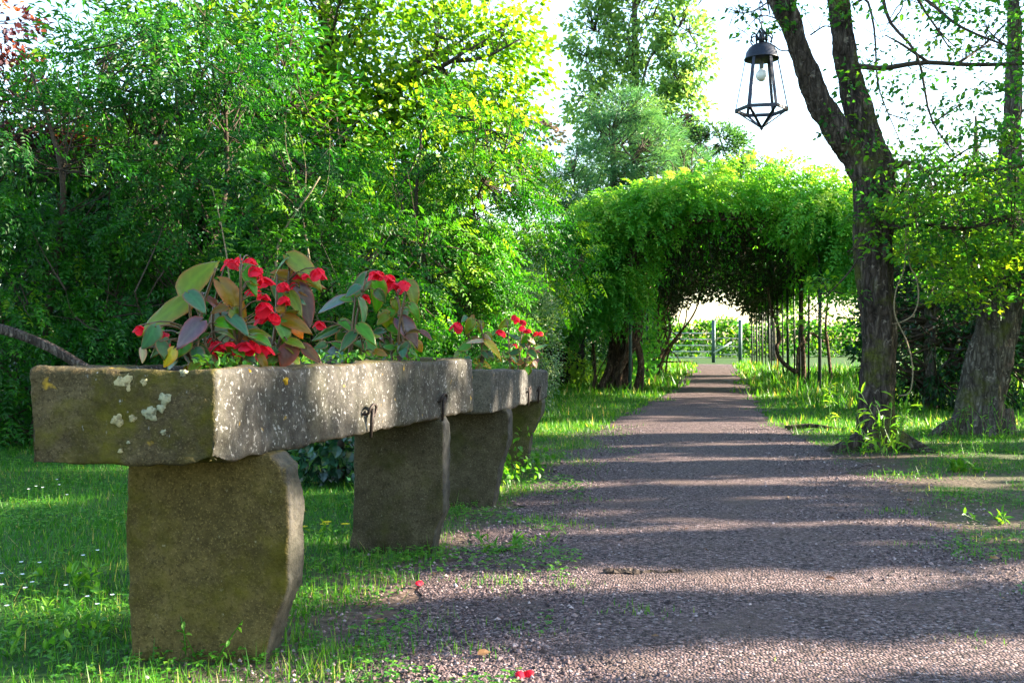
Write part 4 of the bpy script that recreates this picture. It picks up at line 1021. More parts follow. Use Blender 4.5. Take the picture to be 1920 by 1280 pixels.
# ------------------------------------------------------------------ trees right of the frame; their shade stripes the path
def shade_tree(label, q, t, width, H, seed, n, z0=.2, per=40, rad=.16):
    u = np.array([math.cos(SUN_AZ), math.sin(SUN_AZ)]); v = np.array([-math.sin(SUN_AZ), math.cos(SUN_AZ)])
    c = u * t + v * q; b = np.array([*c, 0.0])
    T = Tree('hornbeam_tree', label, 'tree', b, seed, 'hornbeams right of the path'); r = T.r
    T.trunk([b, b + UP * H * .5 + r.normal(0, .05, 3), b + UP * H], [.10, .07, .02], M_BARK2)
    k = r.uniform(0, 1, (n, 3)); zz = z0 + (H - z0) * k[:, 0]; sh = 1 - .6 * np.maximum(0, zz / H - .85) / .15
    lo = k[:, 1] * 2 - 1 + np.sin(zz * 2.1 + seed) * .03 / max(width, .3); de = k[:, 2] * 2 - 1
    P = np.stack([b[0] + v[0] * lo * width * sh + u[0] * de * .8, b[1] + v[1] * lo * width * sh + u[1] * de * .8, zz], 1)
    T.clumps(P, per, rad, 'rh', .15, .115, .45, .15, .8, None, .2, twigs=False)
    for _ in range(5):
        p = P[int(r.integers(n))]; T.branch([b + UP * max(.3, p[2] - .6), (b + p) / 2 + UP * p[2] * .5, p], (.03, .01), M_TWIG)
    return T.finish(M_BEECH)
spans = [(-3.5, -1.2, 6.6), (-1.15, 1.0, 8.2), (1.05, 3.0, 8.4), (3.06, 3.84, 7.4), (4.03, 5.04, 7.6), (5.14, 6.72, 7.0), (6.88, 8.08, 6.2), (8.22, 9.2, 6.8), (9.38, 10.5, 6.6), (11.9, 14.4, 10.4), (14.6, 17.3, 9.8)]
for i, (q0, q1, h) in enumerate(spans):
    w = (q1 - q0) / 2
    shade_tree('slim hornbeam standing right of the path outside the view, shading it', (q0 + q1) / 2, 13.0 + .5 * (i % 2) if q0 < 11 else 18.5, max(.03, w - .15), h + (2.4 if q0 < 11 else 0), 120 + i, int(290 * w) + 66, rad=min(.16, w * .7))
# ------------------------------------------------------------------ hanging lantern
M_LANT = plain('blue black iron', (.018, .022, .035), .45, .5, .5, .3, 60)
ZL = 8.7; lc = W(1428, 207, ZL)
ln = thing('hanging_lantern', 'large six-sided iron lantern hanging on a chain beside the forked trunk', 'lantern', lc)
def P6(r, z, k, ph=-.19): t = ph + k * math.pi / 3; return Vector((lc.x + r * math.cos(t) * CA - r * math.sin(t) * SA, lc.y + r * math.cos(t) * SA + r * math.sin(t) * CA, lc.z + z))
RB, RT, HT = .222, .138, .445
def flat_bar(a, b, w, th, out):
    """bar of rectangular section from a to b; out is the radial direction"""
    a, b, out = Vector(a), Vector(b), Vector(out).normalized(); d = (b - a).normalized(); s = d.cross(out).normalized(); o = s.cross(d)
    V = [tuple(p + s * (w / 2 * i) + o * (th / 2 * j)) for p in (a, b) for i, j in ((-1, -1), (1, -1), (1, 1), (-1, 1))]
    F = []
    for i in range(4): j = (i + 1) % 4; F += [(i, j, 4 + j), (i, 4 + j, 4 + i)]
    F += [(0, 2, 1), (0, 3, 2), (4, 5, 6), (4, 6, 7)]
    return np.array(V), np.array(F)
for k in range(6):
    o = P6(1, 0, k) - lc; a = Acc(); a.add(*flat_bar(P6(RB, 0, k), P6(RT, HT, k), .026, .008, o)); put('upright_bar', a, M_LANT, ln)
    a = Acc(); a.add(*flat_bar(P6(RB - .002, -.004, k), P6(.012, -.150, k), .024, .008, o)); put('lower_bar', a, M_LANT, ln)
    m = (P6(RB, 0, k) + P6(RB, 0, k + 1)) / 2 - lc; a = Acc(); a.add(*flat_bar(P6(RB + .003, 0, k), P6(RB + .003, 0, k + 1), .030, .010, m)); put('ring_bar', a, M_LANT, ln)
a = Acc(); prof = [(RT + .012, HT - .004), (RT + .012, HT + .006), (RT + .004, HT + .012), (RT - .004, HT + .06), (RT - .030, HT + .10), (RT - .065, HT + .125), (.045, HT + .135), (.02, HT + .14)]
V = []; F = []; ns_ = 30
for ri, zi in prof:
    for k in range(ns_): t = 2 * math.pi * k / ns_; V.append((lc.x + ri * math.cos(t), lc.y + ri * math.sin(t), lc.z + zi))
for i in range(len(prof) - 1):
    for k in range(ns_): j = (k + 1) % ns_; F += [(i * ns_ + k, i * ns_ + j, i * ns_ + ns_ + j), (i * ns_ + k, i * ns_ + ns_ + j, i * ns_ + ns_ + k)]
V.append((lc.x, lc.y, lc.z + HT + .141)); F += [((len(prof) - 1) * ns_ + k, (len(prof) - 1) * ns_ + (k + 1) % ns_, len(V) - 1) for k in range(ns_)]
V0 = len(V); V.append((lc.x, lc.y, lc.z + HT + .004)); F += [((k + 1) % ns_, k, V0) for k in range(ns_)]
a.add(V, F); put('cap', a, M_LANT, ln, True)
a = Acc(); a.add(*tube_arr([P6(0, -.145, 0), P6(0, -.155, 0), P6(0, -.165, 0), P6(0, -.178, 0)], [.012, .017, .013, .004], 8)); put('finial', a, M_LANT, ln, True)
# scrolls and collar over the cap
for k in range(6):
    d = (P6(1, 0, k + .5) - lc); b0 = lc + Vector((0, 0, HT + .135)); pts = []
    for t in np.linspace(0, 1, 18):
        an = -1.2 + t * 5.6; rr_ = .048 * (1 - .62 * t); pts.append(b0 + d * (.062 + rr_ * math.cos(an)) + Vector((0, 0, .045 + rr_ * math.sin(an))))
    a = Acc(); a.add(*tube_arr(pts, .0065, 5)); put('scroll', a, M_LANT, ln, True)
for k in range(4):
    d = (P6(1, 0, k * 1.5 + .3) - lc); a = Acc(); b0 = lc + Vector((0, 0, HT + .13)); a.add(*tube_arr([b0 + d * .045, b0 + d * .05 + Vector((0, 0, .07)), b0 + d * .018 + Vector((0, 0, .125))], .008, 5)); put('stay', a, M_LANT, ln, True)
a = Acc(); a.add(*tube_arr([lc + Vector((0, 0, HT + z)) for z in (.13, .16, .17, .185, .20, .215)], [.022, .022, .032, .032, .016, .010], 10)); put('collar', a, M_LANT, ln, True)
# bulb and holder
a = Acc(); a.add(*tube_arr([lc + Vector((0, 0, HT + z)) for z in (.0, -.01, -.02, -.085, -.09)], [.006, .006, .019, .019, .014], 12)); put('bulb_holder', a, plain('grey plastic', (.10, .11, .12), .5, .4), ln, True)
bm = bmesh.new(); bmesh.ops.create_uvsphere(bm, u_segments=20, v_segments=14, radius=.051)
for v in bm.verts:
    if v.co.z > .02: v.co.x *= 1 - (v.co.z - .02) * 12; v.co.y *= 1 - (v.co.z - .02) * 12; v.co.z += (v.co.z - .02) * .5
bmesh.ops.translate(bm, verts=bm.verts, vec=lc + Vector((0, 0, HT - .143))); me = bpy.data.meshes.new('bulb'); bm.to_mesh(me); bm.free()
for p in me.polygons: p.use_smooth = True
put('bulb', me, plain('frosted bulb glass', (.72, .70, .66), .35, .5, var=.04), ln)
def chain_link(p0, up, h, w, turn):
    pts = [(math.sin(t) * w, math.cos(t) * h) for t in np.linspace(0, 2 * math.pi, 14)]; s = Vector((math.cos(turn), math.sin(turn), 0))
    a = Acc(); a.add(*tube_arr([p0 + s * x + up * z for x, z in pts], .0055, 5, False)); return a
top = W(1425, -80, 8.72); c0 = lc + Vector((0, 0, HT + .205)); n_l = int((top - c0).length / .062)
for k in range(n_l + 1):
    p = c0.lerp(top, (k + .5) / (n_l + 1)); put('chain_link', chain_link(p, (top - c0).normalized(), .040, .018, YAW + (k % 2) * 1.4), M_LANT, ln, True)
a = Acc(); q0 = lc + Vector((.03, 0, HT + .15)); q1 = W(1482, 96, 9.2)
a.add(*tube_arr(spline([q0, W(1451, 86, 8.75), W(1464, 95, 8.9), q1], 18), .006, 5)); put('cable', a, M_LANT, ln, True)

# ------------------------------------------------------------------ begonias
def begonia_leaf_mat():
    m = NT('begonia leaf'); oi = m.n('ShaderNodeObjectInfo'); col = oi.outputs['Color']
    tc = m.n('ShaderNodeAttribute', attribute_name='tone').outputs['Fac']      # 0 on the midrib, 1 on the rim
    ve = m.n('ShaderNodeAttribute', attribute_name='vein').outputs['Fac']
    g = m.n('ShaderNodeNewGeometry'); n = m.noise(m.pos(), 60, 4)
    c = m.mix(m.math('MULTIPLY', m.step(tc, .72, 1.0), .55), col, (.30, .07, .03))
    c = m.mix(m.math('MULTIPLY', n, .5), c, m.mix(1.0, c, (.5, .55, .5), 'MULTIPLY'))
    c = m.mix(m.math('MULTIPLY', ve, .5), c, m.mix(1.0, c, (1.7, 1.6, 1.5), 'MULTIPLY'))
    c = m.mix(m.math('MULTIPLY', m.step(tc, .75, .1), .5), c, m.mix(1.0, c, (.45, 1.0, .7), 'MULTIPLY'))
    under = m.mix(.55, col, (.16, .045, .05))
    c2 = m.mix(g.outputs['Backfacing'], c, under)
    tr = m.n('ShaderNodeBsdfTranslucent', {'Color': m.mix(1.0, c, (1.6, 1.3, .5), 'MULTIPLY')}).outputs[0]
    sh = m.n('ShaderNodeMixShader', {0: .33, 1: m.bsdf(c2, .30, .36, ve, .25, .002), 2: tr}).outputs[0]
    return m.done(sh)
M_BEG = begonia_leaf_mat()
M_BSTEM = plain('begonia stem', (.085, .05, .02), .5, .4, var=.3)
m = NT('begonia petal'); n = m.noise(m.pos(), 50, 3); oi = m.n('ShaderNodeObjectInfo').outputs['Random']; c = m.ramp(m.math('ADD', m.math('MULTIPLY', n, .5), m.math('MULTIPLY', oi, .55)), [(.2, (.40, .002, .012)), (.5, (.74, .006, .03)), (.85, (.86, .03, .07))])
M_PETAL = m.done(m.n('ShaderNodeMixShader', {0: .45, 1: m.bsdf(c, .6, .2, m.noise(m.pos(), 180, 3), .5, .002), 2: m.n('ShaderNodeBsdfTranslucent', {'Color': (1.0, .03, .06, 1)}).outputs[0]}).outputs[0])

def leaf_mesh(seed):
    """lop-sided pointed blade, unit length along +X, unit width along Y"""
    r = rng_of(seed); nu, nv = 11, 8; V = []; T = []; VE = []
    asym = r.uniform(.75, 1.25); bend = r.uniform(.15, .38); cup = r.uniform(.10, .28)
    for i in range(nu):
        u = i / (nu - 1); w = math.sin(math.pi * min(1, u ** .62 * .98 + .02)) ** .8 * .52 if 0 < i < nu - 1 else (.10 if i == 0 else .0)
        for j in range(nv + 1):
            s = j / nv * 2 - 1; ww = w * (asym if s > 0 else 2 - asym)
            x = u - .10 * abs(s) * (1 - u) ** 2 * 1.6; y = s * ww + .05 * math.sin(u * 3)
            z = -bend * u * u + cup * abs(s) ** 1.3 * w - .05 * abs(s) ** 3 + .012 * math.sin(u * 22 + abs(s) * 6) * abs(s)
            V.append((x, y, z)); T.append(max(abs(s), (u - .55) * 1.6 if u > .55 else 0))
            VE.append(max(1 - abs(s) * 9, max(0, math.cos((u * 8 - abs(s) * 2.2) * math.pi) - .55) * 1.6, 0))
    F = []; k = nv + 1
    for i in range(nu - 1):
        for j in range(nv): a = i * k + j; F += [(a, a + k, a + k + 1), (a, a + k + 1, a + 1)]
    A = Acc(); A.add(V, F, np.clip(T, 0, 1)); me = A.mesh('leaf', True)
    at = me.attributes.new('vein', 'FLOAT', 'POINT'); at.data.foreach_set('value', np.clip(VE, 0, 1).astype(np.float32)); me.materials.append(M_BEG)
    return me
LEAF = [leaf_mesh(200 + i) for i in range(5)]
def petal_mesh(seed):
    r = rng_of(seed); V = []; nu, nv = 7, 6
    for i in range(nu):
        u = i / (nu - 1); w = .66 * math.sin(math.pi * (.10 + .78 * u)) ** .55
        for j in range(nv + 1):
            s = j / nv * 2 - 1; V.append((u - .08 * s * s * u, s * w, .30 * math.sin(math.pi * .85 * u) - .34 * s * s * w + .045 * math.sin(8 * u + 6 * s) + .03 * math.sin(15 * s) * u))
    F = []; k = nv + 1
    for i in range(nu - 1):
        for j in range(nv): a = i * k + j; F += [(a, a + k, a + k + 1), (a, a + k + 1, a + 1)]
    A = Acc(); A.add(V, F); me = A.mesh('petal', True); me.materials.append(M_PETAL); return me
PETAL = [petal_mesh(300 + i) for i in range(3)]
from mathutils import Matrix
def place(name, me, parent, p, x, z, sx, sy, sz=None):
    """child with its +X along x and its +Z nearest to z"""
    x = Vector(x).normalized(); z = Vector(z); y = z.cross(x).normalized(); z = x.cross(y)
    o = bpy.data.objects.new(name, me); COL.objects.link(o); o.parent = parent
    M = Matrix((x, y, z)).transposed().to_4x4() @ Matrix.Diagonal((sx, sy, sz or sx, 1)); M.translation = Vector(p) - Vector(parent.location) - (Vector(parent.parent.location) if parent.parent else Vector())
    o.matrix_local = M; return o

LC = {'g': (.070, .23, .010), 'o': (.155, .20, .010), 'b': (.24, .125, .010), 'p': (.16, .10, .14), 't': (.075, .19, .11), 's': (.17, .22, .25), 'y': (.55, .38, .02), 'r': (.65, .15, .01), 'm': (.20, .07, .055), 'k': (.55, .40, .30), 'd': (.035, .10, .020)}  # blue-grey, teal and purple put reflected sky into the leaf colour
def begonia(label, foot, stems, lv, fl, zc, dz, seed, conv, fs=1.0, fill=16, lsc=1.0):
    """stems: tops (pixels) of the main stems; lv: base, tip, width, colour; fl: flower centres with radius"""
    r = rng_of(seed); t = thing('begonia', label, 'begonia', foot, 'red begonias in the stone planters')
    nodes = []
    for k, (fx, fy, tx, ty) in enumerate(stems):
        a0 = W(*conv(fx, fy), zc); a1 = W(*conv(tx, ty), zc + r.normal(0, dz * .4)); a0.z = foot[2] - .03
        P = spline([a0, a0.lerp(a1, .5) + Vector(r.normal(0, .015, 3)), a1], 12); nodes += [np.array(p) for p in P[3:]]
        a = Acc(); a.add(*tube_arr(P, np.linspace(.0075, .004, 12), 6)); put('stem', a, M_BSTEM, t, True)
    nodes = np.array(nodes); pet = Acc(); fwd = np.array([-SA, CA, 0])
    def stalk(p, acc, rad):
        p = np.array(p); d = np.linalg.norm(nodes - p - np.array([0, 0, -.03]), axis=1); b = nodes[int(np.argmin(d))]
        acc.add(*tube_arr(spline([b, (b + p) / 2 + np.array([0, 0, .02]), p], 6), [rad] * 6, 5))
    for (bx, by, tx, ty, w, c) in lv:
        z0 = zc + r.uniform(-dz, dz); b = W(*conv(bx, by), z0); e = W(*conv(tx, ty), z0 + r.uniform(-.05, .03)); d = e - b; L = d.length
        wd = (W(*conv(bx + w, by), z0) - b).length
        n = Vector(-fwd * r.uniform(.6, 1.1) + UP * r.uniform(.25, .7) + np.array([.25, 0, 0]) + r.normal(0, .22, 3))
        if c in 'pm': n = n + Vector((0, 0, .2))
        o = place('leaf', LEAF[int(r.integers(5))], t, b, d, n, L * 1.06, wd * 1.02)
        k = np.array(LC[c]) * r.uniform(.72, 1.0); o.color = (*k, 1)
        stalk(b, pet, .0032)
    for k in range(fill):      # the smaller leaves deep in the plant
        b = Vector(nodes[int(r.integers(len(nodes)))]); b.z = foot[2] + (b.z - foot[2]) * r.uniform(.2, .95)
        d = Vector((*(r.normal(0, 1, 2)), r.normal(.0, .5))).normalized(); L = r.uniform(.045, .085) * lsc; p = b + d * r.uniform(.02, .06)
        o = place('leaf', LEAF[int(r.integers(5))], t, p, d - Vector((0, 0, .35)), Vector((*r.normal(0, .5, 2), 1)) - Vector(fwd) * .5, L, L * r.uniform(.55, .8))
        o.color = (*(np.array(LC['gogdotgb'[int(r.integers(8))]]) * r.uniform(.6, .9)), 1); stalk(p, pet, .0025)
    for (cx, cy, rad) in fl:
        z0 = zc + r.uniform(-dz, dz) * .8; c = W(*conv(cx, cy), z0); s = (W(*conv(cx + rad, cy), z0) - c).length * fs * 1.12
        a = Acc(); a.add(*tube_arr([c + Vector((0, 0, s * .55)), c + Vector((0, 0, s * .2)), c], [s * .10, s * .22, s * .12], 7)); f = put('flower', a, M_PETAL, t, True)
        az = r.uniform(0, 6.28); lean = Vector(-fwd * .5 + r.normal(0, .35, 3))
        np_ = 6
        for k in range(np_):
            an = az + k * 2 * math.pi / np_; o_ = Vector((math.cos(an), math.sin(an), 0)); big = 1.25 if k % 2 == 0 else .9
            x = o_ * r.uniform(.35, .95) - Vector((0, 0, r.uniform(.5, 1.1))) + lean * .4; z = -o_ - Vector((0, 0, .25))
            place('petal', PETAL[k % 3], f, c + Vector((0, 0, s * .45)), x, -z, s * 1.5 * big * r.uniform(.75, 1.15), s * 1.05 * big, s * r.uniform(.3, 1.2))
        stalk(c + Vector((0, 0, s * .5)), pet, .0025)
    put('petiole', pet, M_BSTEM, t, True, 'stuff')
    return t
cA = lambda x, y: (220 + x / 3.2, 450 + y / 3.2)
cB = lambda x, y: (820 + x / 6.4, 560 + y / 6.4)
LA = [(405, 315, 570, 110, 165, 'o'), (425, 350, 100, 525, 140, 'o'), (430, 385, 230, 470, 80, 'b'), (428, 320, 520, 415, 100, 't'), (225, 520, 140, 650, 100, 't'), (335, 655, 262, 755, 78, 'y'),
      (380, 655, 485, 765, 85, 's'), (500, 490, 345, 610, 135, 'p'), (270, 500, 370, 512, 50, 'b'), (150, 650, 152, 725, 45, 'k'), (540, 350, 630, 420, 60, 'm'), (430, 600, 520, 560, 70, 'd'), (300, 600, 200, 690, 60, 'd'), (480, 640, 560, 720, 70, 'd'), (350, 690, 300, 640, 60, 'g'), (255, 610, 290, 700, 80, 'd')]
LB = [(620, 262, 805, 515, 130, 'b'), (755, 160, 820, 310, 80, 'g'), (620, 450, 635, 625, 150, 's'), (660, 450, 780, 540, 90, 't'), (770, 535, 885, 612, 85, 't'), (575, 655, 625, 768, 72, 'r'), (560, 675, 520, 748, 66, 'g'), (690, 580, 790, 600, 60, 'p'), (850, 690, 893, 805, 50, 'b'), (700, 400, 650, 380, 60, 'o'), (690, 420, 760, 500, 100, 'o'), (700, 650, 760, 640, 60, 't'), (520, 600, 600, 560, 60, 'd'), (760, 690, 830, 730, 60, 'd')]
LC_ = [(1035, 105, 1232, 275, 125, 'o'), (1012, 118, 908, 218, 72, 'g'), (955, 215, 1235, 272, 72, 'b'), (962, 232, 962, 378, 84, 't'), (1095, 288, 1165, 520, 112, 'p'), (1030, 318, 1102, 432, 76, 'o'), (985, 468, 1152, 532, 95, 'b'), (965, 490, 1020, 612, 95, 'g'), (1048, 515, 1118, 588, 75, 'r'),
       (1048, 642, 980, 755, 125, 'm'), (1120, 635, 1200, 748, 78, 'p'), (1020, 605, 1118, 630, 66, 'o'), (950, 600, 900, 650, 60, 'g'), (960, 400, 1010, 430, 90, 'b'), (900, 600, 950, 690, 60, 'd'), (940, 640, 1030, 640, 60, 'g')]
begonia('begonia at the near end of the long planter with big olive leaves to the left', W(370, 690, 3.30), [(430, 750, 430, 330), (470, 750, 590, 170), (520, 760, 500, 480)], LA, [(125, 530, 26), (260, 575, 50), (600, 635, 48), (668, 628, 24)], 3.30, .10, 401, cA)
begonia('begonia in the middle of the near group with drooping red flower clusters', W(450, 688, 3.45), [(640, 750, 610, 260), (720, 760, 740, 150), (800, 760, 690, 420)], LB, [(685, 140, 46), (735, 118, 24), (795, 130, 40), (835, 190, 48), (870, 250, 46), (850, 320, 38), (900, 345, 26), (890, 400, 46), (860, 465, 36), (938, 462, 42), (795, 650, 54), (880, 655, 52), (560, 600, 22)], 3.42, .09, 402, cA)
begonia('begonia with a purple leaf and a single red flower high on its right', W(530, 686, 3.60), [(910, 760, 960, 220), (940, 760, 1040, 130), (1000, 750, 1040, 480)], LC_, [(1000, 275, 38), (1060, 265, 30), (1110, 205, 34), (1205, 195, 46), (1010, 358, 36), (1130, 215, 20)], 3.58, .09, 403, cA)
LD = [(1490, 212, 1375, 345, 90, 't'), (1372, 352, 1200, 412, 66, 's'), (1548, 245, 1562, 435, 100, 'g'), (1455, 362, 1502, 512, 76, 't'), (1340, 488, 1432, 542, 60, 'g'), (1448, 515, 1542, 612, 76, 'g'), (1352, 555, 1385, 690, 100, 'd'), (1320, 530, 1150, 592, 55, 'd'), (1305, 650, 1240, 722, 60, 's'), (1480, 595, 1552, 700, 90, 'g'), (1425, 350, 1330, 350, 50, 'g'), (1500, 640, 1560, 720, 70, 'o'), (1420, 560, 1330, 640, 80, 'd'), (1400, 620, 1470, 710, 80, 'd'), (1250, 620, 1190, 640, 50, 'd')]
LE = [(1740, 255, 1795, 400, 85, 'o'), (1760, 388, 1818, 488, 56, 'g'), (1588, 438, 1642, 535, 86, 'o'), (1690, 480, 1812, 618, 115, 'p'), (1660, 355, 1690, 440, 60, 'o'), (1790, 615, 1830, 670, 56, 'b'), (1690, 685, 1722, 735, 66, 'p'), (1545, 555, 1618, 605, 60, 'p'), (1818, 545, 1885, 582, 40, 'm'), (1640, 410, 1600, 470, 70, 'g'), (1700, 420, 1740, 470, 70, 's'), (1600, 600, 1660, 690, 80, 'd'), (1740, 620, 1680, 680, 60, 'd'), (1630, 520, 1700, 560, 60, 'g'), (1740, 640, 1770, 660, 40, 'g'), (1620, 450, 1560, 490, 60, 'o')]
begonia('begonia at the far end of the long planter, dull green with a tall stem', W(655, 685, 4.45), [(1390, 735, 1490, 230), (1380, 735, 1430, 350), (1430, 740, 1460, 560)], LD, [(1540, 208, 34), (1575, 205, 30), (1492, 345, 26), (1220, 505, 30)], 4.45, .10, 404, cA)
begonia('begonia at the long planter far end with slate purple leaves under bright red flowers', W(735, 683, 4.70), [(1680, 730, 1680, 340), (1700, 730, 1740, 270), (1650, 730, 1620, 450)], LE, [(1625, 235, 40), (1665, 275, 34), (1715, 262, 34), (1690, 295, 26), (1600, 240, 28)], 4.70, .10, 405, cA)
LF = [(345, 215, 290, 275, 60, 't'), (420, 250, 345, 420, 120, 'o'), (520, 270, 500, 400, 90, 'o'), (590, 410, 680, 540, 75, 'o'), (575, 520, 790, 705, 110, 'y'), (530, 510, 335, 500, 60, 'k'), (380, 530, 255, 610, 110, 'g'), (270, 620, 175, 715, 70, 'o'), (450, 740, 520, 800, 80, 'y'), (440, 470, 550, 540, 60, 'b'), (520, 770, 640, 830, 70, 'y'), (420, 200, 400, 280, 50, 'b'), (540, 640, 620, 720, 70, 'd'), (600, 640, 680, 730, 80, 'd')]
LG = [(830, 260, 730, 350, 80, 'o'), (700, 390, 640, 440, 60, 'g'), (1080, 460, 1010, 560, 90, 'g'), (1090, 480, 1180, 530, 80, 'k'), (1050, 560, 950, 590, 60, 'o'), (1100, 600, 1230, 640, 50, 'm'), (1100, 620, 1200, 700, 80, 'd'), (980, 620, 830, 660, 80, 'd'), (900, 560, 800, 540, 60, 'd'), (860, 700, 800, 640, 80, 'd'), (900, 720, 960, 780, 60, 'b'), (1100, 740, 1060, 830, 70, 'g'), (1200, 720, 1130, 800, 70, 'p'), (860, 740, 920, 700, 50, 'm'), (1180, 600, 1300, 560, 50, 't'), (1000, 480, 880, 430, 60, 't'), (1200, 680, 1230, 770, 50, 'g'), (760, 700, 700, 760, 60, 'd'), (1150, 760, 1200, 830, 60, 'k')]
begonia('begonia in the grey planter with a yellow leaf drooping to the right and pinkish stems', W(893, 692, 6.3), [(380, 760, 378, 480), (510, 800, 520, 330), (480, 800, 530, 500)], LF, [(240, 318, 62), (535, 345, 18)], 6.3, .10, 406, cB)
begonia('begonia in the grey planter topped by a dense spray of small red flowers', W(965, 694, 7.0), [(960, 830, 1010, 430), (880, 830, 850, 400), (1040, 830, 1100, 560)], LG, [(760, 400, 46), (920, 215, 36), (960, 245, 36), (1020, 280, 38), (1015, 345, 38), (1045, 385, 34), (1085, 385, 34), (1185, 415, 30), (1225, 420, 32), (940, 555, 24)], 7.0, .12, 407, cB)
# small green shoots that fill the planters between the begonias
def planter_fill(T, Z, n, seed, zl, par_label):
    r = rng_of(seed); a = Acc(); u = r.uniform(.2, .8, n); w = r.uniform(.1, .92, n)
    FL, FR, BR, BL = (np.array(T[q]) for q in ('FL', 'FR', 'BR', 'BL'))
    q = (FL * (1 - u)[:, None] + FR * u[:, None]) * (1 - w)[:, None] + (BL * (1 - u)[:, None] + BR * u[:, None]) * w[:, None]
    z = Z[0][1] + (Z[1][1] - Z[0][1]) * w - .01
    for i in range(n):
        h = r.uniform(.02, zl); k = int(r.integers(4, 9)); b = np.array([q[i, 0], q[i, 1], z[i]])
        hh = r.uniform(.1, 1, k) * h; P = np.stack([b[0] + r.normal(0, .02, k), b[1] + r.normal(0, .02, k), b[2] + hh], 1)
        leaves(a, P, nrm(rand_unit(r, k) + UP * .3), nrm(UP + rand_unit(r, k) * .6), r.uniform(.02, .035, k), .016, r.uniform(.2, .8, k), 'ov')
        a.add(*tube_arr([b - UP * .03, b + UP * h * .9], .0015, 3, False), .3)
    o = link('seedlings', a.mesh('seedlings'), M_WEED); tag(o, par_label, 'seedlings', kind='stuff')
planter_fill(T1, T1Z, 60, 411, .06, 'small green seedlings in the long planter')
planter_fill(T2, T2Z, 60, 412, .16, 'green shoots crowding the grey planter')
# ------------------------------------------------------------------ grass and weeds
def blades(a, r, P, h, w, tone, lean=.35, kind='bl'):
    n = len(P); az = r.uniform(0, 6.28, n); d = np.stack([np.cos(az), np.sin(az), np.zeros(n)], 1)
    D = nrm(UP + d * (np.abs(r.normal(0, lean, n)))[:, None]); N = nrm(d + rand_unit(r, n) * .4)
    leaves(a, P, D, N, h, w, tone, kind)
def zg(x, y):
    return np.array([ground_z(float(p), float(q)) for p, q in zip(x, y)])
def lawn(name, n, x0, x1, y0, y1, hgt, wid, dens, seed, tone, pw=1.0, hv=.4):
    r = rng_of(seed); y = y0 + (y1 - y0) * r.uniform(0, 1, n) ** pw; x = r.uniform(x0, x1, n)
    k = np.array([dens(float(p), float(q)) for p, q in zip(x, y)]) > r.uniform(0, 1, n); x, y = x[k], y[k]; n = len(x)
    P = np.stack([x, y, zg(x, y) - .004], 1)
    f = np.array([mnoise.noise(Vector((float(p) * 1.3, float(q) * 1.3, seed))) for p, q in zip(x, y)])
    s = 1 + np.maximum(0, y - 6) * .06
    a = Acc(); blades(a, r, P, hgt * (1 + .5 * f) * r.lognormal(0, hv, n), wid * s, (tone + .18 * f + np.where(r.uniform(0, 1, n) < .07, .45, 0) + r.normal(0,   .15, n)).clip(0, 1), .75, 'tr')
    o = link(name, a.mesh(name), M_GRASS); tag(o, kind='stuff'); return o
N1 = lambda x, y, s: mnoise.noise(Vector((x * s, y * s, 9.0)))
def d_left(x, y):
    l = path_edge(y)[0]
    if x < -1.75: return .85 + .3 * N1(x, y, 1.1) if y > 4.0 else .55 + .7 * N1(x, y, 1.3)
    return max(0, .55 * (1 - (x + 1.75) / (l + 1.9)) + .5 * N1(x, y, 1.5))
lawn('lawn_grass', 285000, -7.5, -1.1, 2.3, 13, .034, .0058, d_left, 501, .40, 1.25)
def d_edge(x, y):
    l, q = path_edge(y); e = min(x - l, q - x)
    if x < 0: return max(0, (.50 - e) * .9) * max(0, .15 + 1.5 * N1(x, y, 2.3)) * 2.2
    return 0
lawn('path_edge_grass', 60000, -1.8, -.2, 2.4, 12, .042, .0045, d_edge, 502, .50, 1.3)
def d_right(x, y):
    q = 1.15 + .12 * N1(0, y, 1.5); e = x - q
    if e < 0: return 0
    t = min(1, e / 1.2)
    return max(0, t * .45 + 1.25 * N1(x, y, 1.7) + (.45 if y > 9.9 else .04))
lawn('right_grass', 100000, .9, 6.2, 3.6, 13, .034, .0058, d_right, 503, .48, 1.0)
def d_far(x, y):
    l, q = path_edge(y)
    if l + .1 * N1(x, y, 2) - .05 < x < q + .3 + .3 * N1(x, y, 1): return .4 if min(x - l, q - x) < .05 + .5 * N1(x, y, 1.1) else 0
    return .8 + .4 * N1(x, y, .9)
lawn('far_grass', 90000, -6, 10, 11, 22, .058, .011, d_far, 504, .50, 1.0)
lawn('tall_grass', 45000, 1.7, 14, 15, 34, .20, .020, lambda x, y: .9 if x > path_edge(y)[1] + .35 else .15, 505, .45, .8)
lawn('pergola_grass', 30000, -5, 2.6, 18, 46, .14, .024, lambda x, y: (.35 if min(x - path_edge(y)[0], path_edge(y)[1] - x) < .12 + .5 * N1(x, y, .8) else 0) if path_edge(y)[0] - .1 < x < path_edge(y)[1] + .1 else .8, 506, .55, .8)

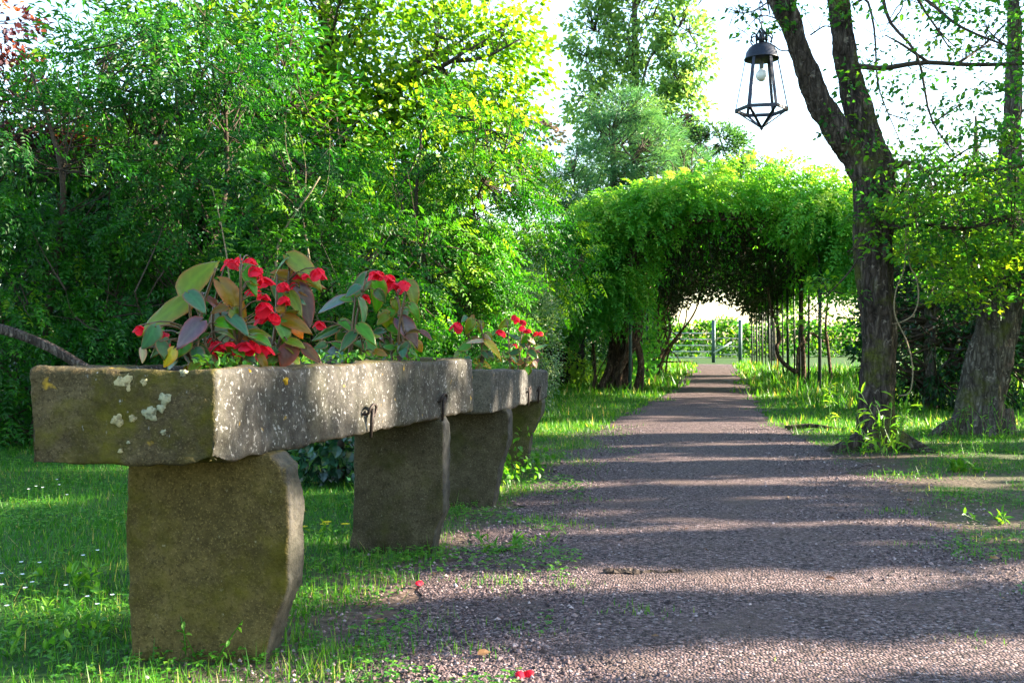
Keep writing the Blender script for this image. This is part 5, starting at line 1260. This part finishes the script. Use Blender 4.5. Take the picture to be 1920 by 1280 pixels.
def clover(name, n, x0, x1, y0, y1, seed, thr, mat, dens=None):
    """low broad leaves close to the ground, in patches"""
    r = rng_of(seed); x = r.uniform(x0, x1, n); y = y0 + (y1 - y0) * r.uniform(0, 1, n) ** 1.2
    f = np.array([mnoise.noise(Vector((float(p) * 1.7, float(q) * 1.7, seed))) for p, q in zip(x, y)]); k = f > thr
    if dens is not None: k &= np.array([dens(float(p), float(q)) for p, q in zip(x, y)]) > .25
    x, y, f = x[k], y[k], f[k]; n = len(x); h = r.uniform(.008, .045, n) * (1 + f)
    a = Acc(); P = np.stack([x, y, zg(x, y) + h], 1); az = r.uniform(0, 6.28, n)
    for j in range(3):
        d = np.stack([np.cos(az + j * 2.09), np.sin(az + j * 2.09), r.normal(0, .25, n)], 1)
        leaves(a, P, d, nrm(UP + rand_unit(r, n) * .35), r.uniform(.011, .021, n), r.uniform(.010, .017, n), (.40 + .3 * f + r.normal(0, .16, n)).clip(0, 1), 'rh')
    o = link(name, a.mesh(name), mat); tag(o, kind='stuff')
clover('clover', 16000, -6.5, -1.15, 2.3, 8.5, 521, .02, M_WEED, lambda x, y: 1)
clover('low_weeds', 16000, .9, 5.0, 3.4, 11, 522, -.1, M_WEED, d_right)
clover('edge_weeds', 5000, -1.7, -.5, 2.4, 9, 523, .12, M_WEED)
def litter():
    """dead flakes of leaf and bark on the gravel and along its margins"""
    r = rng_of(531); n = 3600; y = 2.4 + 11 * r.uniform(0, 1, n) ** 1.5; x = r.uniform(-1.9, 3.2, n)
    e = np.array([min(a - path_edge(b)[0], path_edge(b)[1] + max(0, 5.5 - b) * .35 - a) for a, b in zip(x, y)])
    k = r.uniform(0, 1, n) < np.where(e > .35, .22, .8); x, y = x[k], y[k]; n = len(x)
    a = Acc(); L = r.lognormal(math.log(.014), .5, n).clip(.005, .05)
    leaves(a, np.stack([x, y, r.uniform(.014, .026, n)], 1), np.stack([r.normal(0, 1, n), r.normal(0, 1, n), r.normal(0, .2, n)], 1), nrm(UP + rand_unit(r, n) * .4), L, L * r.uniform(.15, .7, n), r.uniform(0, .8, n), 'rh')
    m = leaf_mat('leaf litter', [(0, (.025, .014, .008)), (.5, (.10, .050, .022)), (1, (.24, .15, .07))], .1)
    tag(link('leaf_litter', a.mesh('leaf_litter'), m), kind='stuff')
litter()
def tuft(label, p, n, h, seed, w=.005, tone=.5, spread=.05, name='grass_tuft', cat='grass tuft'):
    r = rng_of(seed); a = Acc(); P = np.stack([r.normal(0, spread, n), r.normal(0, spread * .7, n), np.full(n, -.004)], 1) + np.array([p[0], p[1], 0])
    blades(a, r, P, h * r.uniform(.5, 1.2, n), w, (tone + r.normal(0, .15, n)).clip(0, 1), .55)
    t = thing(name, label, cat, (p[0], p[1], 0), 'grass tufts in the gravel'); put('blades', a, M_GRASS, t, False, 'stuff'); return t
TUFTS = [(1195, 1152, 70, .045, 'small bright tuft alone in the gravel, right of the middle'), (985, 1188, 60, .04, 'low tuft in the gravel near the bottom centre'), (945, 1093, 60, .04, 'flat tuft in the gravel a little right of the second upright stone'),
         (1055, 1098, 60, .04, 'round tuft in the gravel left of the fallen bark strip'), (1060, 990, 110, .05, 'wide tuft on the gravel beyond the second upright stone'), (985, 980, 90, .05, 'pale wide tuft beside the third upright stone'), (1100, 940, 70, .045, 'thin green tuft along the left edge of the gravel'),
         (1820, 1208, 45, .04, 'sunlit tuft in the gravel at the lower right'), (1700, 1028, 40, .04, 'small tuft at the right edge of the gravel'), (1680, 965, 90, .05, 'broad tuft at the grassy right margin'), (1780, 925, 120, .06, 'thick tuft at the grassy right margin, farther back'),
         (800, 1048, 60, .07, 'upright yellowish tuft at the foot of the second upright stone'), (650, 1120, 80, .08, 'bushy tuft between the first and second upright stones'), (560, 1200, 70, .07, 'ragged tuft at the right foot of the broad brown stone'), (860, 1225, 70, .05, 'sprawling tuft low in the gravel near the broad brown stone'), (640, 1225, 50, .05, 'tuft at the bottom edge left of the middle'), (1275, 955, 30, .03, 'tiny tuft out in the middle of the path'), (1440, 1250, 30, .03, 'tiny tuft at the bottom of the path')]
for i, (px, py, n, h, lab) in enumerate(TUFTS): tuft(lab, G(px, py), n, h, 600 + i, spread=.035 + n * .0006, tone=.58)

def herb(label, p, h, n, seed, L=.05, Wd=.016, tone=.6, stems=4, spread=.05, name='weed', cat='weed', mat=None, group=None, flower=None):
    """leafy weed of several upright stems"""
    r = rng_of(seed); t = thing(name, label, cat, (p[0], p[1], 0), group); a = Acc(); s = Acc(); b = np.array([p[0], p[1], 0.0]); tips = []
    for k in range(stems):
        q = b + np.array([r.normal(0, spread * .5), r.normal(0, spread * .5), 0]); e = q + np.array([r.normal(0, spread), r.normal(0, spread), h * r.uniform(.55, 1.1)])
        P = np.array(spline([q - UP * .01, (q + e) / 2 + r.normal(0, .01, 3), e], 9)); s.add(*tube_arr(P, np.linspace(.003, .0012, 9), 4, False), .4); tips.append(e)
        m = n // stems; i = r.uniform(.15, 1, m); pp = np.stack([np.interp(i, np.linspace(0, 1, 9), P[:, c]) for c in range(3)], 1)
        leaves(a, pp, nrm(rand_unit(r, m) + UP * .35), nrm(UP + rand_unit(r, m) * .6), L * r.uniform(.6, 1.2, m), Wd, (tone + r.normal(0, .13, m)).clip(0, 1), 'ov')
    put('leaves', a, mat or M_WEED, t, False, 'stuff'); put('stems', s, mat or M_WEED, t, False, 'stuff')
    if flower:
        for e in tips[:flower[1]]:
            f = Acc(); m = 8; an = np.linspace(0, 6.28, m, endpoint=False); D = np.stack([np.cos(an), np.sin(an), np.full(m, .25)], 1)
            leaves(f, np.repeat(e[None], m, 0), D, np.repeat(UP[None], m, 0), flower[2], flower[2] * .55, .5, 'rh'); put('flower_head', f, flower[0], t)
    return t
M_WHITE = plain('white petal', (.75, .77, .80), .6, .2, var=.06); M_YEL = plain('yellow petal', (.72, .60, .02), .6, .2, var=.1)
pb = G(1640, 848)
herb('fern-like leafy shoots sprouting in front of the forked trunk', (pb.x + .02, pb.y - .42), .52, 90, 700, .11, .028, .66, 8, .13)
herb('low shoots at the left foot of the forked trunk', (pb.x - .22, pb.y - .35), .22, 40, 701, .07, .02, .60, 5, .08)
for i, (px, py, h, lab) in enumerate([(1760, 835, .35, 'thin tall weeds between the two right-hand trunks'), (1830, 850, .42, 'wiry weeds in front of the leaning trunk'), (1885, 845, .50, 'taller weed at the right foot of the leaning trunk'), (1905, 808, .30, 'broad bladed plant at the right edge behind the leaning trunk'),
                                      (1690, 800, .25, 'sunlit weeds right of the forked trunk')]):
    p = G(px, py); herb(lab, (p.x, p.y), h, 60, 710 + i, .05, .012, .55, 9, .16)
for i, (px, py, h, L, lab) in enumerate([(155, 1105, .09, .06, 'sunlit yellow-green plant in the grass left of the broad brown stone'), (940, 1035, .09, .05, 'small upright weed in the gravel beyond the second upright stone'), (1015, 1020, .04, .035, 'flat pair of leaves in the gravel beyond the second upright stone'), (1805, 885, .07, .10, 'dandelion rosette in the bare soil on the right'),
                                         (520, 1165, .16, .03, 'thin weed leaning at the right foot of the broad brown stone'), (400, 1235, .16, .03, 'spindly weed in front of the broad brown stone'), (90, 1160, .07, .045, 'clover patch at the lower left'), (200, 1190, .07, .045, 'clover patch left of the foot of the broad brown stone'), (40, 1225, .06, .045, 'leafy weeds in the bottom left corner'), (1870, 980, .06, .05, 'low weed at the right margin of the path')]):
    p = G(px, py); herb(lab, (p.x, p.y), h, 36, 730 + i, L, L * .42, .55, 6, .07)
p = G(622, 1035); herb('yellow-flowered weed behind the second upright stone', (p.x, p.y), .15, 40, 745, .04, .016, .7, 7, .07, flower=(M_YEL, 4, .026))
p = G(1565, 812); herb('tall pale weed standing in the sunlit grass left of the forked trunk', (p.x, p.y + .4), .75, 26, 746, .13, .020, .85, 2, .05)
p = G(1050, 725); herb('sunlit yellow-green bush at the foot of the pergola vines', (p.x + .6, p.y - .5), .85, 620, 747, .10, .05, .88, 26, .42, 'sunlit_bush', 'bush')
rw = rng_of(760)
DAISY = [(40, 1062), (76, 1060), (9, 1082), (41, 1081), (55, 1095), (48, 1106), (3, 1101), (22, 1142), (121, 1101), (149, 1080), (160, 1048), (180, 1036), (206, 1123), (170, 1128), (184, 1138), (124, 930), (66, 915), (80, 918), (54, 920), (114, 912), (104, 903)]
for i, (px, py) in enumerate(DAISY):
    h = rw.uniform(.05, .10); p = G(px, py + h * FPX * (py - 642) / FPX * .9)
    t = thing('white_flower', 'tiny white flower on a thin stalk in the grass left of the planters', 'flower', (p.x, p.y, 0), 'white flowers in the lawn')
    a = Acc(); e = np.array([p.x + rw.normal(0, .008), p.y, h]); a.add(*tube_arr([(p.x, p.y, -.01), e], .0014, 4, False)); put('stalk', a, M_WEED, t)
    f = Acc(); m = 7; an = np.linspace(0, 6.28, m, endpoint=False); D = np.stack([np.cos(an), np.sin(an), np.full(m, .5)], 1)
    leaves(f, np.repeat(e[None], m, 0), D, np.repeat(UP[None], m, 0), .011, .009, .5, 'rh'); put('flower_head', f, M_WHITE, t)
# litter: fallen petals, a strip of bark, a dead stick, a few brown leaves
M_DEAD = leaf_mat('dead leaf', [(0, (.06, .025, .010)), (.5, (.13, .055, .018)), (1, (.30, .18, .07))], .15)
for px, py, s, lab in ((790, 1102, .026, 'fallen red begonia petal on the gravel beside the first two stones'), (985, 1276, .03, 'fallen red begonia petal at the bottom edge of the path')):
    p = G(px, py); t = thing('fallen_petal', lab, 'petal', (p.x, p.y, .012)); r = rng_of(int(px))
    for k in range(3): place('petal', PETAL[k], t, Vector((p.x, p.y, .014)), Vector((*r.normal(0, 1, 2), .25)), Vector((r.normal(0, .3), -.3, 1)), s, s * .8)
p = G(1205, 1080); a = Acc(); V = []; F = []
for i in range(15):
    u = i / 14; x = (u - .5) * .34; w = .034 * math.sin(math.pi * (.08 + .84 * u)) * (1 + .4 * math.sin(u * 19)); zz = .016 + .006 * math.sin(u * 7) + .004 * math.sin(u * 23)
    V += [(p.x + x * CA, p.y + x * SA - w, zz), (p.x + x * CA, p.y + x * SA, zz + .014), (p.x + x * CA, p.y + x * SA + w, zz + .002)]
    if i: b_ = 3 * i; F += [(b_ - 3, b_, b_ + 1), (b_ - 3, b_ + 1, b_ - 2), (b_ - 2, b_ + 1, b_ + 2), (b_ - 2, b_ + 2, b_ - 1)]
a.add(V, F, np.where(np.arange(len(V)) % 7 < 5, .0, .45)); tag(link('bark_strip', a.mesh('bark_strip', True), M_BARK), 'curled strip of brown bark lying in the middle of the path', 'bark')
p = G(1520, 806); a = Acc(); a.add(*tube_arr(spline([p + Vector((-.28, 0, .01)), p + Vector((0, .03, .045)), p + Vector((.30, .0, .012))], 12), np.linspace(.035, .02, 12), 7, True, .25)); tag(link('fallen_branch', a.mesh('fallen_branch', True), M_BARK), 'short dark stick lying at the path edge left of the forked trunk', 'branch')
for i, (px, py, lab) in enumerate([(1545, 1093, 'yellowish dead leaf in the sunlit stripe across the path'), (1700, 945, 'reddish dead leaf in the grass at the right margin'), (725, 1175, 'orange dead leaf on the gravel beside the broad brown stone'), (895, 1240, 'small orange dead leaf near the bottom of the path'), (1855, 1055, 'dark brown dead leaf at the right edge of the gravel'), (1840, 950, 'pale brown dead leaf in the right-hand grass')]):
    p = G(px, py); a = Acc(); r = rng_of(780 + i); leaves(a, np.array([[p.x, p.y, .022]]), np.array([[r.normal(), r.normal(), .15]]), np.array([[.2, -.3, 1.0]]), .05, .034, .3 + .12 * i, 'ov')
    tag(link('fallen_leaf', a.mesh('fallen_leaf'), M_DEAD), lab, 'leaf', 'dead leaves on the ground')
